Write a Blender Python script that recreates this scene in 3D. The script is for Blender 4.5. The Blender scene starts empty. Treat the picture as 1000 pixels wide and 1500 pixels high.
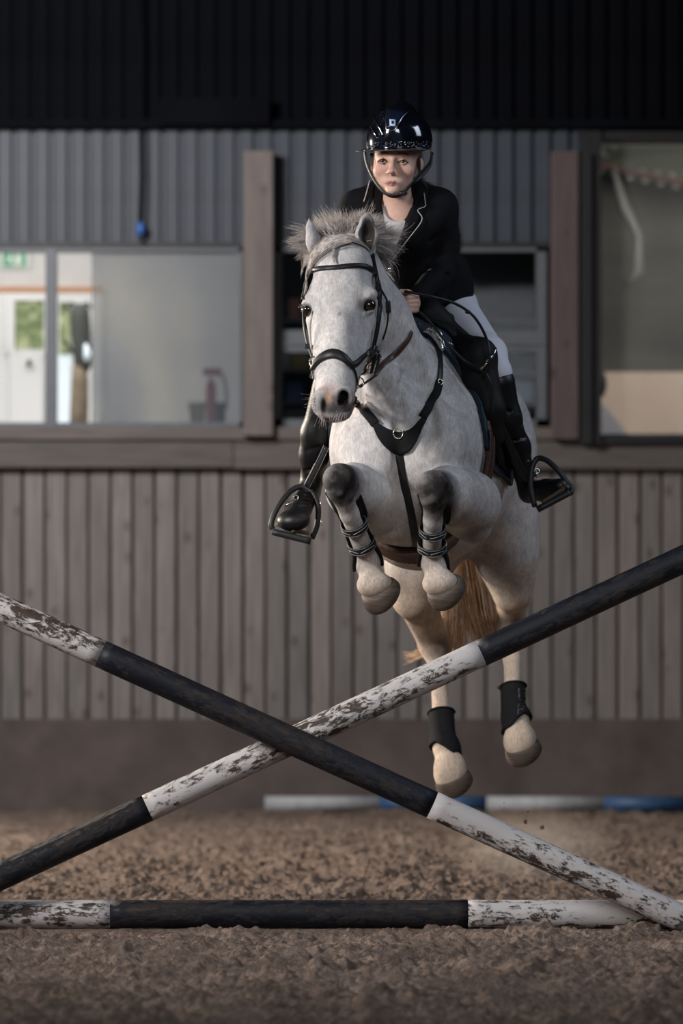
import bpy, bmesh, math, random
import numpy as np
from mathutils import Vector, Matrix

# ---------------------------------------------------------------- camera, world, lights, exposure
S = bpy.context.scene
COL = S.collection
FPX, CX, HY, CZ = 5625.0, 500.0, 975.0, 0.90      # focal length in px, centre column, horizon row, lens height

def P(x, y, Y):
    """point seen at pixel (x, y) of the 1000x1500 frame, at distance Y down the arena"""
    return np.array([(x - CX) * Y / FPX, Y, CZ - (y - HY) * Y / FPX])

def V(p): return Vector((float(p[0]), float(p[1]), float(p[2])))

cam_d = bpy.data.cameras.new('camera'); cam = bpy.data.objects.new('camera', cam_d); COL.objects.link(cam)
cam_d.sensor_fit = 'HORIZONTAL'; cam_d.sensor_width = 24.0; cam_d.lens = 135.0
cam_d.shift_y = (HY - 750.0) / 1000.0
cam.location = (0, 0, CZ); cam.rotation_euler = (math.radians(90), 0, 0)
cam_d.clip_start = 0.5; cam_d.clip_end = 200
cam_d.dof.use_dof = True; cam_d.dof.focus_distance = 12.95; cam_d.dof.aperture_fstop = 2.6
S.camera = cam

w = bpy.data.worlds.new('world'); S.world = w; w.use_nodes = True
w.node_tree.nodes['Background'].inputs[0].default_value = (0.55, 0.66, 0.85, 1)
w.node_tree.nodes['Background'].inputs[1].default_value = 0.07

def area(name, loc, target, sx, sy, power, color, spread=180):
    d = bpy.data.lights.new(name, 'AREA'); d.shape = 'RECTANGLE'; d.size = sx; d.size_y = sy
    d.energy = power; d.color = color; d.spread = math.radians(spread)
    o = bpy.data.objects.new(name, d); COL.objects.link(o); o.location = loc
    o.rotation_euler = (Vector(target) - Vector(loc)).to_track_quat('-Z', 'Y').to_euler()
    return o
# daylight from the open doors of the arena: the big one front left, a weaker one in front, plus an added cool fill lamp high on the right
area('door_daylight_left', (-5.4, 8.6, 4.3), (0.1, 13.4, 1.3), 1.1, 1.5, 72, (1.0, 0.965, 0.94), 62)
area('roof_light_right', (4.6, 13.0, 5.0), (0.4, 13.6, 1.4), 1.6, 2.4, 22, (0.70, 0.82, 1.0), 90)
area('front_opening', (1.0, 6.0, 4.4), (0.0, 12.4, 0.9), 2.4, 1.4, 34, (0.86, 0.92, 1.0), 90)
# low sun through the side door behind the horse on the left
area('side_door_sunlight', (-6.6, 18.0, 3.2), (0.0, 15.2, 0.4), 0.35, 0.7, 400, (1.0, 0.87, 0.73), 120)
area('wall_daylight', (-3.2, 19.2, 4.9), (-1.0, 24.2, 1.5), 1.6, 1.2, 330, (1.0, 0.97, 0.95))  # lamp added inside the hall to brighten the back wall

S.view_settings.view_transform = 'Standard'; S.view_settings.look = 'None'
S.view_settings.gamma = 1.0; S.view_settings.use_curve_mapping = False
S.view_settings.exposure = 0.0

# ---------------------------------------------------------------- materials
def new_mat(name):
    m = bpy.data.materials.new(name); m.use_nodes = True
    nt = m.node_tree; b = nt.nodes['Principled BSDF']
    return m, nt, b
def node(nt, t, **kw):
    n = nt.nodes.new(t)
    for k, v in kw.items(): setattr(n, k, v)
    return n
def noise(nt, scale, detail=4, rough=0.55, stretch=None, coord='Object', dist=0.0):
    tc = node(nt, 'ShaderNodeTexCoord'); mp = node(nt, 'ShaderNodeMapping')
    if stretch: mp.inputs['Scale'].default_value = stretch
    nt.links.new(tc.outputs[coord], mp.inputs[0])
    n = node(nt, 'ShaderNodeTexNoise'); n.inputs['Scale'].default_value = scale
    n.inputs['Detail'].default_value = detail; n.inputs['Roughness'].default_value = rough
    n.inputs['Distortion'].default_value = dist
    nt.links.new(mp.outputs[0], n.inputs['Vector'])
    return n
def ramp(nt, src, stops):
    r = node(nt, 'ShaderNodeValToRGB'); e = r.color_ramp.elements
    e[0].position, e[0].color = stops[0][0], (*stops[0][1], 1)
    e[1].position, e[1].color = stops[-1][0], (*stops[-1][1], 1)
    for p, c in stops[1:-1]:
        x = e.new(p); x.color = (*c, 1)
    nt.links.new(src, r.inputs[0]); return r
def mixc(nt, fac, a, b, mode='MIX'):
    m = node(nt, 'ShaderNodeMix', data_type='RGBA', blend_type=mode)
    for sock, v in ((m.inputs[0], fac), (m.inputs[6], a), (m.inputs[7], b)):
        if hasattr(v, 'links') or hasattr(v, 'is_linked'): nt.links.new(v, sock)
        elif isinstance(v, (int, float)): sock.default_value = v
        else: sock.default_value = (*v, 1)
    return m.outputs[2]
def bump(nt, b, src, strength=0.3, dist=0.01, prev=None):
    bp = node(nt, 'ShaderNodeBump'); bp.inputs['Strength'].default_value = strength; bp.inputs['Distance'].default_value = dist
    nt.links.new(src, bp.inputs['Height'])
    if prev is not None: nt.links.new(prev.outputs[0], bp.inputs['Normal'])
    nt.links.new(bp.outputs[0], b.inputs['Normal']); return bp
def pbr(name, color, rough=0.6, metallic=0.0, var=0.15, scale=12, bmp=0.15, bscale=60, bdist=0.002, stretch=None, coat=0.0, spec=0.5, sheen=0.0):
    m, nt, b = new_mat(name)
    n = noise(nt, scale, stretch=stretch)
    lo = tuple(c * (1 - var) for c in color); hi = tuple(min(1, c * (1 + var)) for c in color)
    r = ramp(nt, n.outputs[0], [(0.3, lo), (0.7, hi)])
    nt.links.new(r.outputs[0], b.inputs['Base Color'])
    b.inputs['Roughness'].default_value = rough; b.inputs['Metallic'].default_value = metallic
    b.inputs['Coat Weight'].default_value = coat; b.inputs['Specular IOR Level'].default_value = spec
    if sheen: b.inputs['Sheen Weight'].default_value = sheen
    if bmp: bump(nt, b, noise(nt, bscale, stretch=stretch).outputs[0], bmp, bdist)
    return m
def flat(name, color, rough=0.5, emit=0.0):
    m, nt, b = new_mat(name); b.inputs['Base Color'].default_value = (*color, 1); b.inputs['Roughness'].default_value = rough
    if emit:
        b.inputs['Emission Color'].default_value = (*color, 1); b.inputs['Emission Strength'].default_value = emit
    return m

# ---------------------------------------------------------------- object helpers
def link(name, me, mat=None, parent=None):
    o = bpy.data.objects.new(name, me); COL.objects.link(o)
    if mat is not None and not me.materials: me.materials.append(mat)
    if parent is not None: o.parent = parent
    return o
def tag(o, label=None, cat=None, group=None, kind=None):
    if label: o['label'] = label
    if cat: o['category'] = cat
    if group: o['group'] = group
    if kind: o['kind'] = kind
    return o
def empty(name):
    o = bpy.data.objects.new(name, None); COL.objects.link(o); return o

class MB:
    """collects verts and faces of one mesh"""
    def __init__(s): s.v = []; s.f = []
    def add(s, vs, fs):
        k = len(s.v); s.v += [tuple(map(float, v)) for v in vs]; s.f += [tuple(i + k for i in f) for f in fs]; return s
    def box(s, x0, x1, y0, y1, z0, z1, bev=0.0):
        if bev <= 0:
            vs = [(x, y, z) for x in (x0, x1) for y in (y0, y1) for z in (z0, z1)]
            return s.add(vs, [(0, 1, 3, 2), (4, 6, 7, 5), (0, 4, 5, 1), (2, 3, 7, 6), (0, 2, 6, 4), (1, 5, 7, 3)])
        b = bev   # octagonal vertical section with chamfered long edges
        ring = [(x0 + b, y0), (x1 - b, y0), (x1, y0 + b), (x1, y1 - b), (x1 - b, y1), (x0 + b, y1), (x0, y1 - b), (x0, y0 + b)]
        vs = [(x, y, z) for z in (z0, z1) for x, y in ring]
        fs = [tuple(range(7, -1, -1)), tuple(range(8, 16))] + [(i, (i + 1) % 8, 8 + (i + 1) % 8, 8 + i) for i in range(8)]
        return s.add(vs, fs)
    def tube(s, pts, r, n=8, caps=True):
        pts = [np.array(p, float) for p in pts]; m = len(pts)
        rs = r if hasattr(r, '__len__') else [r] * m
        T = [pts[min(i + 1, m - 1)] - pts[max(i - 1, 0)] for i in range(m)]
        T = [t / (np.linalg.norm(t) + 1e-12) for t in T]
        a = np.array([0, 0, 1.0]) if abs(T[0][2]) < 0.9 else np.array([1.0, 0, 0])
        N = np.cross(T[0], a); N /= np.linalg.norm(N)
        vs = []
        for i in range(m):
            N = N - T[i] * N.dot(T[i]); N /= np.linalg.norm(N) + 1e-12; B = np.cross(T[i], N)
            for k in range(n):
                t = 2 * math.pi * k / n; vs.append(pts[i] + rs[i] * (math.cos(t) * N + math.sin(t) * B))
        fs = [(i * n + k, i * n + (k + 1) % n, (i + 1) * n + (k + 1) % n, (i + 1) * n + k) for i in range(m - 1) for k in range(n)]
        if caps: fs += [tuple(range(n - 1, -1, -1)), tuple(range((m - 1) * n, m * n))]
        return s.add(vs, fs)
    def ribbon(s, pts, nrm, width, thick, crown=0.35):
        """strap: rounded-rectangle section swept along pts, lying flat against the normals"""
        pts = [np.array(p, float) for p in pts]; m = len(pts)
        ws = width if hasattr(width, '__len__') else [width] * m
        vs = []; prof = [(-1, 0), (-1, .6), (-.8, 1), (0, 1 + crown), (.8, 1), (1, .6), (1, 0), (0, -.1)]; n = len(prof)
        for i in range(m):
            T = pts[min(i + 1, m - 1)] - pts[max(i - 1, 0)]; T /= np.linalg.norm(T) + 1e-12
            N = np.array(nrm[i], float); N = N - T * N.dot(T); N /= np.linalg.norm(N) + 1e-12; B = np.cross(T, N)
            for a, b in prof: vs.append(pts[i] + B * a * ws[i] / 2 + N * b * thick)
        fs = [(i * n + k, i * n + (k + 1) % n, (i + 1) * n + (k + 1) % n, (i + 1) * n + k) for i in range(m - 1) for k in range(n)]
        fs += [tuple(range(n - 1, -1, -1)), tuple(range((m - 1) * n, m * n))]
        return s.add(vs, fs)
    def sphere(s, c, r, nu=12, nv=8, M=None):
        rr = r if hasattr(r, '__len__') else (r, r, r); vs = []; c = np.array(c, float)
        M = np.eye(3) if M is None else M
        for j in range(1, nv):
            for i in range(nu):
                a = 2 * math.pi * i / nu; b = math.pi * j / nv
                q = np.array([rr[0] * math.sin(b) * math.cos(a), rr[1] * math.sin(b) * math.sin(a), rr[2] * math.cos(b)])
                vs.append(c + M.T @ q)
        vs.append(c + M.T @ np.array([0, 0, rr[2]])); vs.append(c - M.T @ np.array([0, 0, rr[2]])); t = len(vs) - 2
        fs = [(j * nu + i, (j + 1) * nu + i, (j + 1) * nu + (i + 1) % nu, j * nu + (i + 1) % nu) for j in range(nv - 2) for i in range(nu)]
        fs += [(t, i, (i + 1) % nu) for i in range(nu)] + [(t + 1, (nv - 2) * nu + (i + 1) % nu, (nv - 2) * nu + i) for i in range(nu)]
        return s.add(vs, fs)
    def mesh(s, name, smooth=False):
        me = bpy.data.meshes.new(name); me.from_pydata(s.v, [], s.f)
        if smooth: me.polygons.foreach_set('use_smooth', [True] * len(me.polygons))
        return me
    def build(s, name, mat, parent=None, smooth=False): return link(name, s.mesh(name, smooth), mat, parent)

def catmull(pts, n):
    pts = [np.array(p, float) for p in pts]
    if len(pts) == 2: return [pts[0] + (pts[1] - pts[0]) * i / n for i in range(n + 1)]
    q = [2 * pts[0] - pts[1]] + pts + [2 * pts[-1] - pts[-2]]; out = []
    segs = len(pts) - 1; per = max(2, n // segs)
    for i in range(segs):
        p0, p1, p2, p3 = q[i:i + 4]
        for k in range(per):
            t = k / per
            out.append(.5 * (2 * p1 + (p2 - p0) * t + (2 * p0 - 5 * p1 + 4 * p2 - p3) * t * t + (3 * p1 - p0 - 3 * p2 + p3) * t ** 3))
    out.append(pts[-1]); return out
# ================================================================ THE SETTING
WY = 24.2                       # distance of the back wall
WS = WY / FPX
def wx(x): return (x - CX) * WS
def wz(y): return CZ - (y - HY) * WS
rng = np.random.default_rng(7); random.seed(7)

# ---- sand
m_sand, nt, b = new_mat('sand')
n1 = noise(nt, 2.2, 5, 0.6); n2 = noise(nt, 38, 7, 0.75); n3 = noise(nt, 170, 4, 0.75)
c1 = ramp(nt, n1.outputs[0], [(0.3, (0.25, 0.196, 0.166)), (0.7, (0.42, 0.345, 0.30))])
c2 = ramp(nt, n2.outputs[0], [(0.32, (0.50, 0.46, 0.44)), (0.62, (1.08, 1.03, 1.0))])
c = mixc(nt, 1.0, c1.outputs[0], c2.outputs[0], 'MULTIPLY')
c3 = ramp(nt, n3.outputs[0], [(0.38, (0.50, 0.48, 0.46)), (0.7, (1.30, 1.27, 1.25))])
c = mixc(nt, 1.0, c, c3.outputs[0], 'MULTIPLY')
nt.links.new(c, b.inputs['Base Color']); b.inputs['Roughness'].default_value = 0.95; b.inputs['Specular IOR Level'].default_value = 0.2
bp = bump(nt, b, n2.outputs[0], 0.9, 0.018); bump(nt, b, n3.outputs[0], 0.8, 0.006, bp)

def lattice(X, Y, cell, seed):
    r = np.random.default_rng(seed); G = r.random((512, 512)).astype(np.float32)
    x = X / cell + 100.3; y = Y / cell + 57.1; xi = np.floor(x).astype(int); yi = np.floor(y).astype(int)
    fx = x - xi; fy = y - yi; fx = fx * fx * (3 - 2 * fx); fy = fy * fy * (3 - 2 * fy)
    g = lambda i, j: G[(i) % 512, (j) % 512]
    return (g(xi, yi) * (1 - fx) + g(xi + 1, yi) * fx) * (1 - fy) + (g(xi, yi + 1) * (1 - fx) + g(xi + 1, yi + 1) * fx) * fy
def rot(X, Y, a): c_, s_ = math.cos(a), math.sin(a); return X * c_ - Y * s_, X * s_ + Y * c_
def sand_height(X, Y):
    h = 0.040 * (lattice(*rot(X, Y, .4), 0.62, 1) - .5) + 0.026 * (lattice(*rot(X, Y, 1.1), 0.24, 2) - .5)
    wx_ = X + .05 * (lattice(X, Y, .09, 9) - .5); wy_ = Y + .05 * (lattice(X, Y, .08, 10) - .5)
    n = lattice(*rot(wx_, wy_, .7), 0.105, 3); h = h + 0.046 * np.clip(n - .60, 0, 1) * 1.6 - 0.052 * np.clip(.34 - n, 0, 1) * 2
    n = lattice(*rot(wx_, wy_, 2.0), 0.046, 4); h = h + 0.022 * np.clip(n - .55, 0, 1) * 1.6
    n = lattice(*rot(wx_, wy_, .2), 0.024, 6); h = h + 0.020 * np.clip(n - .5, 0, 1) * 1.6
    return h + 0.013 * (lattice(*rot(X, Y, .9), 0.0135, 5) - .5) - 0.014
def graded(lo, flo, fhi, hi, fine, grow):
    mid = list(np.arange(flo, fhi, fine)); s = fine; x = mid[-1]; up = []
    while x < hi: s = min(s * grow, .5); x += s; up.append(x)
    s = fine; x = flo; dn = []
    while x > lo: s = min(s * grow, .5); x -= s; dn.append(x)
    return np.array(dn[::-1] + mid + up)
gx = graded(-7, -1.7, 1.7, 7, 0.0075, 1.10)
gy = np.concatenate([graded(1, 9.2, 14.2, 14.3, 0.0105, 1.12), 14.3 + np.cumsum(np.linspace(.014, .045, 340))])
gy = gy[gy < WY + .06]; gy = np.append(gy, WY + .1)
X, Y = np.meshgrid(gx, gy); Z = sand_height(X, Y)
def settle(Z, cx0, cx1, py, r, lvl):        # sand lies level where the ground pole rests
    wgt = np.exp(-((Y - py) / r) ** 2) * (X > cx0) * (X < cx1)
    return Z * (1 - wgt) + lvl * wgt
Z = settle(Z, -3, 3, 13.08, .07, 0.004)
co = np.stack([X, Y, Z], -1).reshape(-1, 3).astype(np.float32)
def fast_mesh(name, co, quads, smooth=True):
    me = bpy.data.meshes.new(name); nv, nq = len(co), len(quads)
    me.vertices.add(nv); me.vertices.foreach_set('co', np.ascontiguousarray(co, np.float32).ravel())
    me.loops.add(nq * 4); me.loops.foreach_set('vertex_index', np.ascontiguousarray(quads, np.int32).ravel())
    me.polygons.add(nq); me.polygons.foreach_set('loop_start', np.arange(0, nq * 4, 4, dtype=np.int32))
    me.polygons.foreach_set('use_smooth', np.full(nq, smooth)); me.update(calc_edges=True); me.validate(); return me
ny, nx = X.shape; idx = np.arange(ny * nx).reshape(ny, nx)
q = np.stack([idx[:-1, :-1], idx[:-1, 1:], idx[1:, 1:], idx[1:, :-1]], -1).reshape(-1, 4)
tag(link('floor', fast_mesh('floor', co, q), m_sand), kind='structure')

# ---- wall materials
def wood_mat(name, dark, light, knots=True, grain=(9, 9, 0.7), rough=0.75):
    m, nt, b = new_mat(name)
    oi = node(nt, 'ShaderNodeObjectInfo'); tc = node(nt, 'ShaderNodeTexCoord')
    add = node(nt, 'ShaderNodeVectorMath', operation='ADD'); sc = node(nt, 'ShaderNodeVectorMath', operation='SCALE')
    nt.links.new(oi.outputs['Location'], sc.inputs[0]); sc.inputs['Scale'].default_value = 3.7
    nt.links.new(tc.outputs['Object'], add.inputs[0]); nt.links.new(sc.outputs[0], add.inputs[1])
    mp = node(nt, 'ShaderNodeMapping'); mp.inputs['Scale'].default_value = grain; nt.links.new(add.outputs[0], mp.inputs[0])
    n = node(nt, 'ShaderNodeTexNoise'); n.inputs['Scale'].default_value = 3.5; n.inputs['Detail'].default_value = 6; n.inputs['Distortion'].default_value = 0.6
    nt.links.new(mp.outputs[0], n.inputs['Vector'])
    r = ramp(nt, n.outputs[0], [(0.3, dark), (0.7, light)]); out = r.outputs[0]
    vr = ramp(nt, oi.outputs['Random'], [(0.0, (0.82, 0.82, 0.83)), (1.0, (1.12, 1.08, 1.06))])
    out = mixc(nt, 1.0, out, vr.outputs[0], 'MULTIPLY')
    if knots:
        mk = node(nt, 'ShaderNodeMapping'); mk.inputs['Scale'].default_value = (7, 0.01, 4.2); nt.links.new(add.outputs[0], mk.inputs[0])
        vo = node(nt, 'ShaderNodeTexVoronoi'); vo.inputs['Scale'].default_value = 1.0; nt.links.new(mk.outputs[0], vo.inputs['Vector'])
        kr = ramp(nt, vo.outputs['Distance'], [(0.05, (0.45, 0.38, 0.34)), (0.22, (1, 1, 1))])
        out = mixc(nt, 0.8, out, kr.outputs[0], 'MULTIPLY')
    nt.links.new(out, b.inputs['Base Color']); b.inputs['Roughness'].default_value = rough
    bump(nt, b, n.outputs[0], 0.2, 0.004); return m
m_board = wood_mat('weathered_boards', (0.165, 0.150, 0.143), (0.255, 0.233, 0.225))
m_beam = wood_mat('beam_wood', (0.105, 0.092, 0.085), (0.155, 0.136, 0.125), knots=False, grain=(0.7, 9, 9))
m_post = wood_mat('post_wood', (0.15, 0.128, 0.122), (0.21, 0.182, 0.172))
m_postr = wood_mat('reddish_post_wood', (0.095, 0.070, 0.070), (0.135, 0.102, 0.10))
m_kick = pbr('kickboard', (0.095, 0.074, 0.068), 0.9, var=0.3, scale=3, bmp=0.4, bscale=25, bdist=0.01)
m_clad = pbr('blue_grey_sheet', (0.046, 0.056, 0.075), 0.55, var=0.12, scale=5, bmp=0.1)
m_back = flat('dark_backing', (0.035, 0.033, 0.032), 0.9)
m_nearblack = pbr('black_cladding', (0.0026, 0.0032, 0.0055), 0.9, var=.3, scale=3, spec=.1)  # near-black sheet for the top of the wall, roof, right wall and cable
m_frame_w = pbr('grey_window_frame', (0.115, 0.128, 0.142), 0.5, var=0.08)
m_mullion = pbr('slate_mullion', (0.105, 0.118, 0.14), 0.5, var=0.08)
m_black = pbr('black_steel', (0.014, 0.014, 0.017), 0.55, var=0.2)
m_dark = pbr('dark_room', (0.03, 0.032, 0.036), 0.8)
m_white = pbr('white_paint', (0.72, 0.71, 0.70), 0.6, var=0.04)

# the wall: a backing sheet with holes at the windows; boards, sheets and posts are pieces on it
XL, XR = -7.0, 7.0
SILL, HEAD = wz(626), wz(362)
wall = MB()
w1 = (-7.0 + .6, wx(355)); w2 = (wx(402), wx(800)); w3 = (wx(877), 5.6)
zt3, zb3 = wz(208), wz(640)
wall.box(XL, XR, WY + .03, WY + .10, -.1, zb3); wall.box(XL, w3[0], WY + .03, WY + .10, zb3, SILL)
wall.box(XL, w1[0], WY + .03, WY + .10, SILL, HEAD); wall.box(w1[1], w2[0], WY + .03, WY + .10, SILL, HEAD)
wall.box(w2[1], w3[0], WY + .03, WY + .10, SILL, HEAD); wall.box(XL, w3[0], WY + .03, WY + .10, HEAD, zt3)
wall.box(w3[1], XR, WY + .03, WY + .10, zb3, zt3); wall.box(XL, XR, WY + .03, WY + .10, zt3, 5.8)
wb = wall.build('wall_back', m_back); tag(wb, kind='structure')
# vertical boards
pitch = 32.3 * WS; bw = pitch - 0.016
bd = MB().box(-bw / 2, bw / 2, 0, 0.028, 0, wz(684) - wz(1054), bev=0.006).mesh('board')
x = wx(17); i0 = -42
for k in range(i0, 72):
    xx = x + k * pitch
    if xx < XL or xx > XR: continue
    o = link('board', bd, m_board, wb); o.location = (xx + random.uniform(-.003, .003), WY + random.uniform(-.004, .003), wz(1054)); 
# corrugated sheets above: trapezoid ribs
sp = 27.2 * WS
def rib_mesh(h):
    prof = [(-sp / 2, .02), (-sp / 2 + .018, .02), (-sp / 2 + .03, -.006), (sp / 2 - .018, -.006), (sp / 2 - .006, .02), (sp / 2, .02)]
    vs = [(a, b2, z) for z in (0, h) for a, b2 in prof] + [(a, b2 + .004, z) for z in (0, h) for a, b2 in prof]
    n = 6; fs = []
    for i in range(5):
        fs.append((i, i + 1, n + i + 1, n + i)); fs.append((12 + i, 18 + i, 19 + i, 13 + i))
    for a in (0, 5): fs.append((a, a + 6, a + 18, a + 12))
    for z in (0, 6):
        for i in range(5): fs.append((z + i, z + 12 + i, z + 13 + i, z + 1 + i))
    return MB().add(vs, fs).mesh('cladding_panel')
rm = rib_mesh(wz(186) - wz(356)); rm2 = rib_mesh(1.4)
k = 0; xx = wx(6)
while xx > XL: xx -= sp
while xx < XR:
    if xx < wx(858):
        o = link('cladding_panel', rm, m_clad, wb); o.location = (xx, WY, wz(356))
    o = link('upper_panel', rm2, m_nearblack, wb); o.location = (xx, WY - .01, wz(186))
    xx += sp
MB().box(XL, XR, WY - .10, WY - .01, wz(190), wz(178)).build('edge_beam', m_nearblack, wb)
MB().box(wx(235), wx(395), WY - .14, WY - .10, wz(186), wz(148)).build('notice_beam', m_nearblack, wb)
MB().box(XL, wx(858), WY - .03, WY + .0, wz(363), wz(355)).build('flashing', m_black, wb)
# kickboard along the foot
kb = MB()
kb.add([(XL, WY - .05, wz(1053)), (XR, WY - .05, wz(1053)), (XR, WY - .22, -.05), (XL, WY - .22, -.05), (XL, WY + .02, wz(1053)), (XR, WY + .02, wz(1053)), (XR, WY + .02, -.05), (XL, WY + .02, -.05)],
       [(3, 2, 1, 0), (0, 1, 5, 4), (4, 5, 6, 7), (0, 4, 7, 3), (1, 2, 6, 5), (2, 3, 7, 6)])
tag(kb.build('baseboard_back', m_kick), kind='structure')
# sill and beam
t1 = empty('trim_1'); tag(t1, kind='structure')
MB().box(XL, wx(845), WY - .10, WY + .05, wz(645), wz(627)).build('sill', m_beam, t1)
MB().box(XL, wx(341.5), WY - .075, WY + .0, wz(685), wz(646)).build('beam', m_beam, t1)
MB().box(wx(343), XR, WY - .075, WY + .0, wz(687), wz(646)).build('beam', m_beam, t1)
# posts
o = MB().box(wx(357), wx(401), WY - .16, WY + .02, wz(640), wz(226), bev=.008).build('trim_2', m_post); tag(o, kind='structure')
o = MB().box(wx(806), wx(846), WY - .16, WY + .02, wz(645), wz(226), bev=.008).build('trim_3', m_postr); tag(o, kind='structure')
# ---- windows
m_glass, nt, b = new_mat('window_glass')
b.inputs['Base Color'].default_value = (0, 0, 0, 1); b.inputs['Roughness'].default_value = 0.03
tr = node(nt, 'ShaderNodeBsdfTransparent'); mx = node(nt, 'ShaderNodeMixShader'); mx.inputs[0].default_value = 0.10
b.inputs['Metallic'].default_value = 0.0
nt.links.new(tr.outputs[0], mx.inputs[1]); nt.links.new(b.outputs[0], mx.inputs[2]); nt.links.new(mx.outputs[0], nt.nodes['Material Output'].inputs[0])
def film_mat(name, stops, opac, scale=1.6, stretch=(1, 1, .5)):
    m, nt, b = new_mat(name); n = noise(nt, scale, 3, .5, stretch=stretch, dist=1.2)
    r = ramp(nt, n.outputs[0], stops); nt.links.new(r.outputs[0], b.inputs['Base Color']); b.inputs['Roughness'].default_value = .45
    b.inputs['Transmission Weight'].default_value = 0.0
    tr = node(nt, 'ShaderNodeBsdfTransparent'); mx = node(nt, 'ShaderNodeMixShader'); mx.inputs[0].default_value = opac
    nt.links.new(tr.outputs[0], mx.inputs[1]); nt.links.new(b.outputs[0], mx.inputs[2]); nt.links.new(mx.outputs[0], nt.nodes['Material Output'].inputs[0])
    return m
m_film = film_mat('dusty_sheet', [(0.3, (0.045, 0.068, 0.095)), (0.5, (0.09, 0.11, 0.13)), (0.7, (0.18, 0.185, 0.155))], 0.52, scale=1.3, stretch=(1.2, 1, .6))
m_film2 = film_mat('dull_plastic_sheet', [(0.3, (0.12, 0.13, 0.125)), (0.7, (0.22, 0.215, 0.19))], 0.30)
W1 = empty('window_1'); tag(W1, kind='structure')
fr = MB(); fr.box(w1[0], w1[1], WY - .02, WY + .08, HEAD - .03, HEAD); fr.box(w1[0], w1[1], WY - .02, WY + .08, SILL, SILL + .03)
fr.box(w1[1] - .02, w1[1], WY - .02, WY + .08, SILL, HEAD); fr.box(w1[0], w1[0] + .05, WY - .02, WY + .08, SILL, HEAD); fr.build('window_frame', m_mullion, W1)
for mx_ in (75, -160, -400): MB().box(wx(mx_ - 8), wx(mx_ + 8), WY - .03, WY + .08, SILL, HEAD).build('mullion', m_mullion, W1)
MB().box(w1[0], wx(134), WY + .035, WY + .041, SILL, HEAD).build('pane', m_glass, W1)
MB().box(wx(134), w1[1], WY + .030, WY + .036, SILL, HEAD).build('pane', m_film, W1)
W2 = empty('window_2'); tag(W2, kind='structure')
fr = MB()
for a, b2 in ((402, 413), (785, 800), (592, 606)): fr.box(wx(a), wx(b2), WY - .02, WY + .06, SILL, HEAD)
fr.box(w2[0], w2[1], WY - .02, WY + .06, HEAD - .03, HEAD); fr.box(w2[0], w2[1], WY - .02, WY + .06, SILL, SILL + .05)
fr.box(w2[0], w2[1], WY - .015, WY + .06, wz(516), wz(484)); fr.box(w2[0], w2[1], WY - .03, WY + .05, wz(506), wz(502)); fr.build('window_frame', m_frame_w, W2)
for a, b2 in ((413, 592), (606, 785)):
    for c, d in ((484, 368), (618, 516)): MB().box(wx(a), wx(b2), WY + .03, WY + .036, wz(c), wz(d)).build('pane', m_glass, W2)
W3 = empty('window_3'); tag(W3, kind='structure')
fr = MB(); fr.box(wx(847), wx(878), WY - .14, WY + .08, wz(652), wz(196)); fr.box(wx(847), w3[1], WY - .12, WY + .08, zt3, wz(196)); fr.box(wx(847), w3[1], WY - .12, WY + .08, wz(651), zb3)
fr.box(w3[1], w3[1] + .12, WY - .12, WY + .08, wz(651), wz(196)); fr.build('window_frame', m_black, W3)
MB().box(wx(858), wx(864), WY - .17, WY - .13, wz(652), wz(230)).build('guide_rail', m_black, W3)
MB().box(w3[0], w3[1], WY + .03, WY + .036, zb3, zt3).build('pane', m_film2, W3)

# ---- rooms behind the wall
RY = 26.8; rs = RY / FPX
def rx(x): return (x - CX) * rs
def rz(y): return CZ - (y - HY) * rs
room = MB(); room.box(-7, wx(378), RY, RY + .1, 0, 4.6); room.box(wx(378) - .1, wx(378), WY + .1, RY, 0, 4.6); room.box(-7, wx(378), WY + .1, RY, 4.0, 4.1)
room.box(-7, wx(378), WY + .1, RY, 1.2, 1.3)
tag(room.build('wall_lobby', m_white), kind='structure')
area('lobby_lamp', (-2.6, 25.5, 3.9), (-2.6, 26.6, 2.2), 2.2, 1.0, 50, (1, .98, .95))
area('lobby_lamp_far', (-0.95, 25.4, 3.85), (-0.95, 26.5, 2.4), .6, .6, 3, (1, .97, .9))
m_ox = pbr('orange_wood', (.55, .27, .13), .5)
tag(MB().box(-7, rx(150), RY - .06, RY, rz(429), rz(421)).build('trim_4', m_ox), kind='structure')
# exit sign
es = empty('exit_sign'); tag(es, 'green and white exit sign on the bright lobby wall behind the glass', 'sign')
MB().box(rx(1), rx(44), RY - .05, RY, rz(394), rz(362), bev=.004).build('sign_box', flat('sign_white', (.8, .82, .8), .4), es)
m_green = flat('sign_green', (.02, .33, .14), .4)
MB().box(rx(5), rx(39), RY - .056, RY - .05, rz(392), rz(371)).build('sign_face', m_green, es)
g = MB(); ww = RY - .06
def plate(x0, x1, y0, y1): g.box(rx(x0), rx(x1), ww, ww + .004, rz(y1), rz(y0))
plate(24, 32, 374, 390); plate(16, 19, 373, 376); plate(13, 18, 377, 383); plate(10, 13, 383, 386); plate(17, 21, 383, 387); plate(18, 22, 378, 380); plate(19.5, 22, 387, 390); plate(9, 11, 377, 380)
g.build('running_figure_and_door', flat('sign_symbol', (.8, .85, .8), .4), es)
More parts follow.
